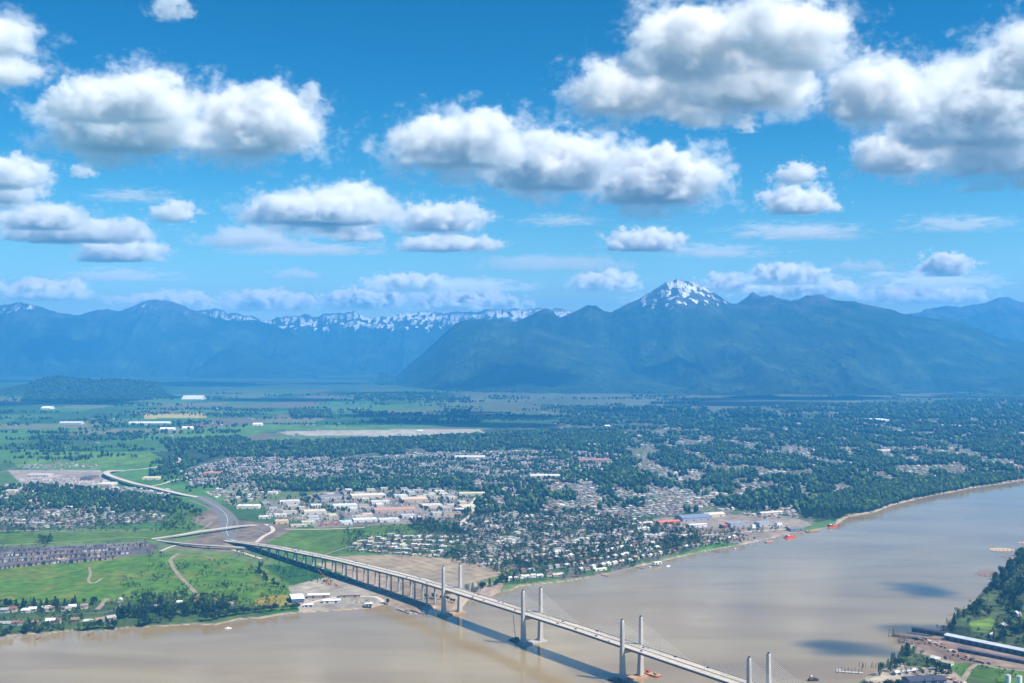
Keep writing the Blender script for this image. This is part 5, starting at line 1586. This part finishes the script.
sow([(500, 585), (500, 564), (560, 556), (640, 545), (740, 530), (740, 545), (660, 562), (560, 583)], 1 / 150, (7, 15), .42, 45, 41)
sow([(-190, 572), (-190, 550), (60, 545), (150, 541), (155, 552), (60, 566)], 1 / 420, (5, 10), .45, 40, 42)
# left side
sow([(-190, 489), (60, 486), (120, 492), (182, 502), (170, 512), (110, 508), (-190, 506)], 1 / 170, (13, 22), .38, 90, 18)
sow([(-190, 500), (120, 500), (180, 510), (190, 524), (150, 530), (60, 533), (-190, 534)], 1 / 230, (8, 17), .42, 60, 19)
sow([(170, 502), (200, 508), (206, 524), (190, 532), (160, 528), (165, 512)], 1 / 160, (7, 14), .45, 50, 20)
sow([(40, 540), (52, 540), (52, 544), (40, 544)], 1 / 60, (15, 20), 0, 50, 21)
sow([(70, 532), (190, 532), (200, 528), (120, 531)], 1 / 160, (7, 13), .42, 40, 22)
sow([(130, 566), (230, 560), (285, 580), (292, 600), (240, 610), (140, 602), (120, 585)], 1 / 110, (4, 10), .49, 40, 23)
sow([(132, 596), (200, 597), (250, 602), (240, 610), (130, 606)], 1 / 80, (10, 19), .40, 40, 24)
sow([(-190, 603), (120, 600), (250, 604), (262, 612), (150, 624), (-190, 636)], 1 / 150, (6, 15), .46, 35, 25)
sow([(150, 548), (165, 545), (165, 558), (140, 562)], 1 / 130, (5, 9), .4, 40, 26)
sow([(230, 548), (300, 563), (350, 580), (330, 586), (290, 580), (240, 556)], 1 / 120, (4, 11), .46, 35, 27)
sow([(300, 494), (318, 498), (352, 522), (344, 526), (326, 512), (300, 500)], 1 / 170, (8, 14), .42, 30, 28)
sow([(262, 498), (480, 488), (478, 512), (330, 526), (262, 520)], 1 / 520, (7, 13), .47, 50, 29)
sow([(228, 484), (262, 480), (300, 484), (258, 500), (232, 506)], 1 / 500, (9, 15), .42, 60, 30)
sow([(150, 464), (180, 456), (205, 462), (180, 472), (150, 478)], 1 / 160, (12, 20), .45, 60, 31)
sow([(150, 476), (230, 470), (230, 490), (190, 492)], 1 / 600, (9, 16), .45, 60, 32)
# near bank
sow([(945, 628), (1000, 600), (1230, 560), (1230, 650), (1000, 648), (960, 640)], 1 / 120, (9, 21), .50, 40, 33)
sow([(1230, 540), (1030, 552), (1008, 575), (1000, 600), (1230, 600)], 1 / 120, (10, 22), .38, 40, 34)
sow([(925, 632), (950, 614), (968, 600), (990, 600), (975, 622), (965, 636), (940, 634)], 1 / 110, (5, 13), .42, 30, 37)
sow([(955, 666), (1040, 668), (1040, 690), (960, 690)], 1 / 160, (3, 8), .5, 25, 38)
sow([(890, 668), (915, 650), (950, 660), (945, 690), (900, 700)], 1 / 150, (7, 14), .42, 30, 35)
sow([(950, 664), (1230, 676), (1230, 700), (960, 690)], 1 / 800, (4, 9), .5, 30, 36)
# farmland: hedges, windbreaks, copses, mostly strips running across the view
sow([(-190, 456), (150, 450), (240, 442), (240, 430), (-190, 436)], 1 / 900, (12, 24), .60, 220, 50, stretch=.45)
sow([(-190, 470), (100, 462), (170, 455), (150, 448), (-190, 452)], 1 / 500, (10, 20), .59, 140, 51, stretch=.5)
sow([(-190, 436), (240, 430), (620, 424), (620, 404), (-190, 412)], 1 / 1700, (14, 26), .625, 420, 52, stretch=.4)
sow([(-190, 412), (620, 404), (1230, 400), (1230, 388), (-190, 396)], 1 / 5000, (18, 34), .65, 800, 53, stretch=.4)
sow([(290, 412), (330, 412), (332, 418), (292, 418)], 1 / 500, (26, 36), 0, 90, 54)
sow([(352, 394), (470, 398), (470, 402), (356, 400)], 1 / 2200, (26, 40), .35, 300, 55, stretch=.5)
sow([(160, 442), (250, 436), (250, 446), (170, 452)], 1 / 420, (16, 26), .40, 150, 56, stretch=.5)
sow([(350, 412), (480, 416), (480, 424), (380, 424)], 1 / 1500, (18, 30), .5, 200, 57, stretch=.4)
sow([(560, 408), (700, 402), (720, 424), (640, 432), (560, 424)], 1 / 1500, (20, 34), .5, 400, 58, stretch=.5)
sow([(20, 402), (40, 384), (150, 386), (175, 398), (100, 404)], 1 / 1600, (20, 34), 0, 300, 59)
sow([(374, 385), (382, 378), (394, 380), (396, 385)], 1 / 2600, (22, 34), 0, 300, 60)
def band(L): return tuple(np.concatenate([a[i] for a in L]) for i in range(3))
tk = KDTree(len(TREEC))
for i, (x, y) in enumerate(TREEC): tk.insert((x, y, 0), i)
tk.balance()
X, Y, H = band(near); k = np.array([tk.find((x, y, 0))[2] > 5 for x, y in zip(X, Y)]); X, Y, H = X[k], Y[k], H[k]
tree_mass("trees", "smaller trees and bushes filling in between houses near the river", X, Y, H, CARD, (4, 4, 2, 1), 5)
print("near", len(X))
X, Y, H = band(mid); tree_mass("woods", "trees spread through the town and the wooded right side", X, Y, H, LOW, (3, 3, 3, 4, 4), 6, 1.0, dark=.97)
print("mid", len(X))
X, Y, H = band(far); tree_mass("forest", "far forest and hedgerows on the plain", X, Y, H, LOW, (3, 3, 3, 4, 4), 7, 1.15, dark=.84)
print("far", len(X))

# ------------------------------------------------------------------ river craft, rafts, piers and the mill on the near bank
def ship(label, px, py, L, Wd, rz, hullm, housem, mast=8, side=1):
    x, y = at(px, py, 0); r = empty("river_ship", (x, y, 0), rz); tag(r, label, "ship")
    mb = MB(); hx, hy = L / 2, Wd / 2
    mb.prism([(-hx, -hy * .8), (-hx * .9, -hy), (hx * .6, -hy), (hx, 0), (hx * .6, hy), (-hx * .9, hy), (-hx, hy * .8)], -.5, 2.6); mb.build("hull", hullm, r)
    mb = MB(); mb.box((-hx * .45, 0, 4.4), (L * .28, Wd * .62, 3.4)); h = mb.build("deckhouse", housem, r)
    mb = MB(); mb.box((-hx * .42, 0, 7.2), (L * .14, Wd * .5, 2.0)); mb.build("wheelhouse", M_white, h)
    mb = MB(); mb.box((-hx * .42 + L * .071, 0, 7.3), (.1, Wd * .44, 1.0)); mb.build("window", M_glass, h)
    mb = MB(); mb.tube((-hx * .6, 0, 6), (-hx * .6, 0, 6 + mast), .25, .12); mb.build("mast", M_steel, r)
    mb = MB(); mb.box((hx * .2, 0, 3.5), (L * .34, Wd * .6, 1.7)); mb.build("cargo", hullm, r)
    return r
M_rred = make_mat("bright_red_hull", (.62, .07, .035), .5, .15, .4)
ship("bright red orange ship moored below the blue grey mill halls", 790, 537.3, 40, 15, .55, M_rred, M_rred, 5)
ship("dark red ship with black stern moored at the upstream end of the mills", 832, 526.5, 44, 14, .6, M_red, M_dark, 7)
barge("cargo_barge", "tan flat barge moored between the two red ships", "barge", *at(812, 531.5, 0), 45, 12, .6, M_brown, M_ochre, [("cargo", (0, 0, 0), (26, 7, 2.2), M_ochre)])
barge("cargo_barge", "pinkish empty barge just below the bright red ship", "barge", *at(769, 542, 0), 26, 9, .6, M_rust, M_conc)
barge("cargo_barge", "grey landing barge against the bank under the bridge approach", "barge", *at(405, 611, 0), 46, 11, -.95, M_conc, M_dirt, [("crate", (8, 0, 0), (6, 4, 2), M_brown)])
ship("small dark tug near the fourth pylon side of the lower river", 813, 680, 17, 6, .1, M_dark, M_brown, 5)

def boat(label, px, py, L, rz, col, group=None):
    x, y = at(px, py, 0); r = empty("small_boat", (x, y, 0), rz); tag(r, label, "boat", group)
    mb = MB(); hx, hy = L / 2, L * .15
    mb.prism([(-hx, -hy), (hx * .4, -hy), (hx, 0), (hx * .4, hy), (-hx, hy)], -.3, 1.1); o = mb.build("hull", M_wall, r); o.color = (*col, 1)
    mb = MB(); mb.box((-hx * .1, 0, 1.8), (L * .38, L * .22, 1.5), 0, .85); o = mb.build("cabin", M_white, r)
boat("white boat moored at the left bank below the bare sandy landing", 229, 628, 12, .2, (.8, .8, .8))
boat("white boat lying at the far bank right of the second pylon pair", 668, 566, 14, .6, (.8, .8, .78))
boat("blue boat beside the white boathouse on the far bank", 650, 567, 11, .5, (.15, .25, .5))
boat("red boat at the far bank below the mills", 735, 549, 12, .5, (.5, .08, .06))

def log_raft(label, px, py, Lx, Ly, rz, col, posts=6):
    x, y = at(px, py, 0); r = empty("log_raft", (x, y, 0), rz); tag(r, label, "log raft")
    mb = MB(); g = random.Random(int(px)); n = int(Ly / 1.6)
    for i in range(n):
        v = (i + .5) / n * 2 - 1
        half = Lx / 2 * math.sqrt(max(0.08, 1 - abs(v) ** 2.6)); yy = v * Ly / 2
        q = -half
        while q < half - 3:
            L = min(g.uniform(9, 15), half - q); mb.tube((q, yy, .25), (q + L - .4, yy + g.uniform(-.3, .3), .25), .72, .6, 6); q += L
    m = make_mat("floating_logs", col, .9, .35, .2); mb.build("logs", m, r)
    for i in range(posts):
        q = MB(); a = (i / max(posts - 1, 1) - .5) * Lx; q.tube((a, -Ly / 2 - 2.5, -2), (a, -Ly / 2 - 2.5, 6.5), .55, .45, 8); q.build("post", M_brown, r)
log_raft("broad tan raft of logs off the dark wood of the near bank", 1001, 549.5, 62, 46, .15, (.44, .34, .25), 7)
log_raft("brown red raft of logs lying nearer along the near bank", 987, 573, 44, 82, -.5, (.30, .23, .20), 5)
log_raft("small dark raft of logs below the broad tan raft", 1006, 556.5, 22, 22, .1, (.24, .17, .15), 3)
log_raft("grey pink raft of logs at the right edge of the river", 1026, 542.5, 50, 30, .2, (.34, .27, .26), 4)

def pile_cluster(label, px, py, n, rad, h, seed):
    x, y = at(px, py, 0); r = empty("mooring_piles", (x, y, 0)); tag(r, label, "mooring piles")
    g = random.Random(seed)
    for i in range(n):
        a, q = g.uniform(0, 6.28), g.uniform(.1, 1) * rad
        mb = MB(); mb.tube((q * math.cos(a), q * .6 * math.sin(a), -3), (q * math.cos(a) * .9, q * .6 * math.sin(a) * .9, h * g.uniform(.7, 1.1)), .5, .4, 7); mb.build("pile", M_brown, r)
pile_cluster("tall dark mooring piles at the river end of the timber pier", 893, 636, 9, 10, 17, 1)
pile_cluster("row of mooring piles between the floating dock and the trees", 866, 667, 9, 16, 9, 2)
pile_cluster("bunch of dark piles standing in the water beside the timber pier", 902, 643, 7, 9, 12, 3)

def pier(label, p0, p1, wid, deckz=4.6):
    a, b_ = Vector((*at(*p0, 4), 0)), Vector((*at(*p1, 4), 0))
    r = empty("timber_pier", a, math.atan2(b_.y - a.y, b_.x - a.x)); tag(r, label, "pier")
    L = (b_ - a).length
    mb = MB(); mb.box((L / 2, 0, deckz - .3), (L, wid, .6)); mb.build("deck", M_brown, r)
    k = 0
    x = 2
    while x < L:
        for sy in (-1, 1):
            q = MB(); q.tube((x, sy * wid * .42, -3), (x, sy * wid * .42, deckz - .6), .45, .45, 7); q.build("post", M_brown, r)
        x += 8
    mb = MB()
    for sy in (-1, 1): mb.box((L / 2, sy * wid * .49, deckz + .9), (L, .12, .15))
    for i in range(int(L / 4)):
        for sy in (-1, 1): mb.box((i * 4 + 1, sy * wid * .49, deckz + .42), (.12, .12, .84))
    mb.build("railing", M_brown, r)
    return r, L
r1, L1 = pier("long dark timber pier of the mill reaching into the river", (893, 633), (948, 640), 13)
r2, L2 = pier("narrow pier with loading frames in front of the long dark pier", (897, 638), (932, 645), 6)

def long_shed(name, label, p0, p1, wid, h, roofc, wallc, trusses=0):
    a, b_ = Vector((*at(*p0), 4)), Vector((*at(*p1), 4)); L = (b_ - a).length
    r = empty(name, (a + b_) / 2, math.atan2(b_.y - a.y, b_.x - a.x)); tag(r, label, "shed")
    mb = MB(); mb.box((0, 0, h / 2 - .2), (L, wid, h + .4)); o = mb.build("wall", M_wall, r); o.color = (*wallc, 1)
    mb = MB(); mb.gable((0, 0, h + .01), (L, wid), wid * .14, 0, .9); o = mb.build("roof", M_roof, r); o.color = (*roofc, 1)
    n = int(L / 12)
    for i in range(n):
        for sy in (-1, 1):
            q = MB(); q.box(((i + .5) / n * L - L / 2, sy * (wid / 2 + .05), h * .4), (6, .12, h * .66)); q.build("door", M_dark, r)
    TAKEN.append((((a + b_) / 2).x, ((a + b_) / 2).y, 12))
    return r
long_shed("mill_shed", "very long mill shed with pale blue grey roof on the near bank", (946, 638.5), (1036, 657), 17, 8, (.46, .51, .56), (.14, .13, .16))
long_shed("mill_shed", "dark roofed mill shed behind the root of the timber pier", (912, 630.5), (948, 636), 11, 6, (.07, .065, .085), (.10, .09, .10))
long_shed("mill_shed", "low dark purple shed in front of the very long pale one", (958, 650), (1030, 664), 9, 5, (.13, .10, .12), (.16, .12, .13))
long_shed("storage_shed", "dark blue roofed store at the lower edge of the near bank", (905, 684), (941, 682), 26, 8, (.05, .055, .085), (.2, .2, .26))
long_shed("storage_shed", "long pale shed roof left of the dark blue store", (893, 674), (915, 671), 9, 4, (.68, .66, .63), (.5, .48, .45))

def lumber(label, px, py, rz, size, col, group):
    x, y = at(px, py); r = empty("lumber_stack", (x, y, 4.05), rz); tag(r, label, "lumber", group)
    m = make_mat("sawn_lumber", col, .85, .25, .6)
    for i in range(3):
        mb = MB(); mb.box(((i - 1) * size[0] / 3, 0, size[2] / 2), (size[0] / 3 * .86, size[1], size[2])); mb.build("bundle", m, r)
g = random.Random(12)
LC = [("tan", (.40, .28, .20)), ("brown", (.28, .17, .11)), ("pale", (.56, .50, .42)), ("grey brown", (.24, .19, .17)), ("dark", (.09, .07, .07)), ("reddish", (.32, .16, .12))]
k = 0
for ri, (p0, p1, n_) in enumerate((((916, 638), (944, 644), 8), ((924, 643), (956, 650), 8), ((952, 656), (990, 663), 9), ((936, 676), (965, 683), 8))):
    rn = ["row on the river side of the pier root", "row just inland of it, before the long shed", "row in front of the dark purple shed", "row beside the dark blue store"][ri]
    for j in range(n_):
        t = (j + .5) / n_; w_, c_ = g.choice(LC)
        lumber(f"{w_} lumber stack, {ORD[j]} from left, {rn}", p0[0] + (p1[0] - p0[0]) * t, p0[1] + (p1[1] - p0[1]) * t + g.uniform(-2.2, 2.2), -.95 + g.choice([0, 1.57]) + g.uniform(-.15, .15), (g.uniform(7, 12), g.uniform(3, 5), g.uniform(2, 4)), c_, "lumber stacks of the near bank mill")
def tank(label, px, py, rad, h, group="white tanks"):
    x, y = at(px, py); r = empty("storage_tank", (x, y, 4)); tag(r, label, "tank", group)
    mb = MB(); mb.tube((0, 0, -.3), (0, 0, h), rad, rad, 24); mb.build("tank_body", M_white, r)
    mb = MB(); mb.tube((0, 0, h + .01), (0, 0, h + 1.4), rad * 1.02, rad * .15, 24); mb.build("tank_roof", M_conc, r)
    mb = MB(); mb.tube((rad + .3, 0, 0), (rad + .3, 0, h + 1), .18, .18, 6); mb.build("ladder", M_steel, r)
tank("left of two white tanks at the lower right corner", 1007, 683, 4.0, 13)
tank("right of two white tanks at the lower right corner", 1018, 684, 4.2, 13)
# floating dock
x, y = at(849, 672, 0)
r = empty("floating_dock", (x, y, 0), -.25); tag(r, "pale floating dock with upright piles off the lower near bank", "dock")
mb = MB(); mb.box((0, 0, .5), (40, 7, 1.4)); mb.box((-16, 8, .5), (7, 12, 1.4)); mb.build("deck", M_conc, r)
for i in range(8):
    q = MB(); q.tube((-17 + i * 5, 4.2 if i % 2 else -4.2, -3), (-17 + i * 5, 4.2 if i % 2 else -4.2, 7.5), .5, .4, 7); q.build("pile", M_brown, r)
# jetties of the bank houses
for i, (px, py, rz_, lab) in enumerate(((40, 637.5, 1.7, "small wooden jetty below the second riverbank house"), (92, 633.5, 1.5, "small pale jetty in the middle of the left bank houses"), (604, 575.5, -.9, "wooden jetty by the cream boathouse"),
                                       (640, 568, -.9, "short jetty left of the white boathouse"), (716, 551.5, -.9, "dark jetty below the mills"))):
    x, y = at(px, py, 0); r = empty("jetty", (x, y, 0), rz_); tag(r, lab, "jetty")
    mb = MB(); mb.box((0, 0, 1.2), (22, 3, .4)); mb.build("deck", M_brown, r)
    for a in (-9, -3, 3, 9):
        q = MB(); q.tube((a, 1.2, -2), (a, 1.2, 2.2), .22, .2, 6); q.build("post", M_brown, r)

# ------------------------------------------------------------------ parked cars in the commercial lots
def simple_car():
    mb = MB(); mb.box((0, 0, .75), (4.6, 1.9, .8)); mb.box((-.2, 0, 1.42), (2.6, 1.7, .55), 0, .85); return mb.mesh("parked_car", M_car)
sc_me = simple_car()
CARC = [(.7, .7, .7), (.5, .5, .52), (.05, .05, .06), (.3, .31, .33), (.4, .06, .05), (.08, .14, .3), (.6, .57, .5)]
def lots(poly, seed, gap=(6.0, 2.9), keep=.5, ns=28):
    P = np.array(W(poly)); x0, y0 = P.min(0); x1, y1 = P.max(0)
    X, Y = np.meshgrid(np.arange(x0, x1, gap[1]), np.arange(y0, y1, 17.0)); X, Y = X.ravel(), Y.ravel(); g = np.random.default_rng(seed)
    k = inside(X, Y, P) & (g.random(X.shape) < keep) & (fbm(X / ns, Y / ns, seed, 2) > .5); X, Y = X[k], Y[k]
    if len(X): k = free(X, Y, 4, 10); X, Y = X[k], Y[k]
    return X, Y
A1 = lots([(285, 500), (450, 488), (478, 510), (440, 522), (318, 528), (270, 516)], 1)
A2 = lots([(10, 471), (98, 471), (118, 484), (42, 487), (22, 482)], 2, keep=.85)
A3 = lots([(300, 594), (385, 600), (384, 604), (310, 608)], 3)
X = np.concatenate([A1[0], A2[0], A3[0]]); Y = np.concatenate([A1[1], A2[1], A3[1]])
order = np.argsort(Y); X, Y = X[order], Y[order]
for i in range(min(150, len(X))):
    o = link("parked_car", sc_me); o.location = (X[i], Y[i], 4.02); o.rotation_euler = (0, 0, 1.57 + random.uniform(-.05, .05)); c_ = random.choice(CARC); o.color = (*c_, 1)
    tag(o, "parked car, one of many alike in the commercial parking lots", "car", "parked cars of the commercial lots")
X, Y = X[150:1800], Y[150:1800]
if len(X):
    V, F, C = [], [], []
    bv = np.array([(a, b_, c) for c in (0, 1.4) for a, b_ in ((-.95, -2.3), (.95, -2.3), (.95, 2.3), (-.95, 2.3))]); bf = np.array([(4, 5, 6, 7), (0, 1, 5, 4), (1, 2, 6, 5), (2, 3, 7, 6), (3, 0, 4, 7)])
    k = len(X); vs = bv[None] + np.stack([X, Y, np.full(k, 4.02)], 1)[:, None]; fs = bf[None] + (np.arange(k) * 8)[:, None, None]
    cc = np.array(CARC)[np.random.default_rng(4).integers(0, len(CARC), k)]
    tag(link("parked_vehicles", mesh_np("parked_vehicles", vs.reshape(-1, 3), fs.reshape(-1, 4), make_mat("parked_paint", (0, 0, 0), .4, .05, 1, attr=True), np.repeat(cc, 8, 0))), "rows of tiny parked cars farther off", None, None, "stuff")
print("cars", k)
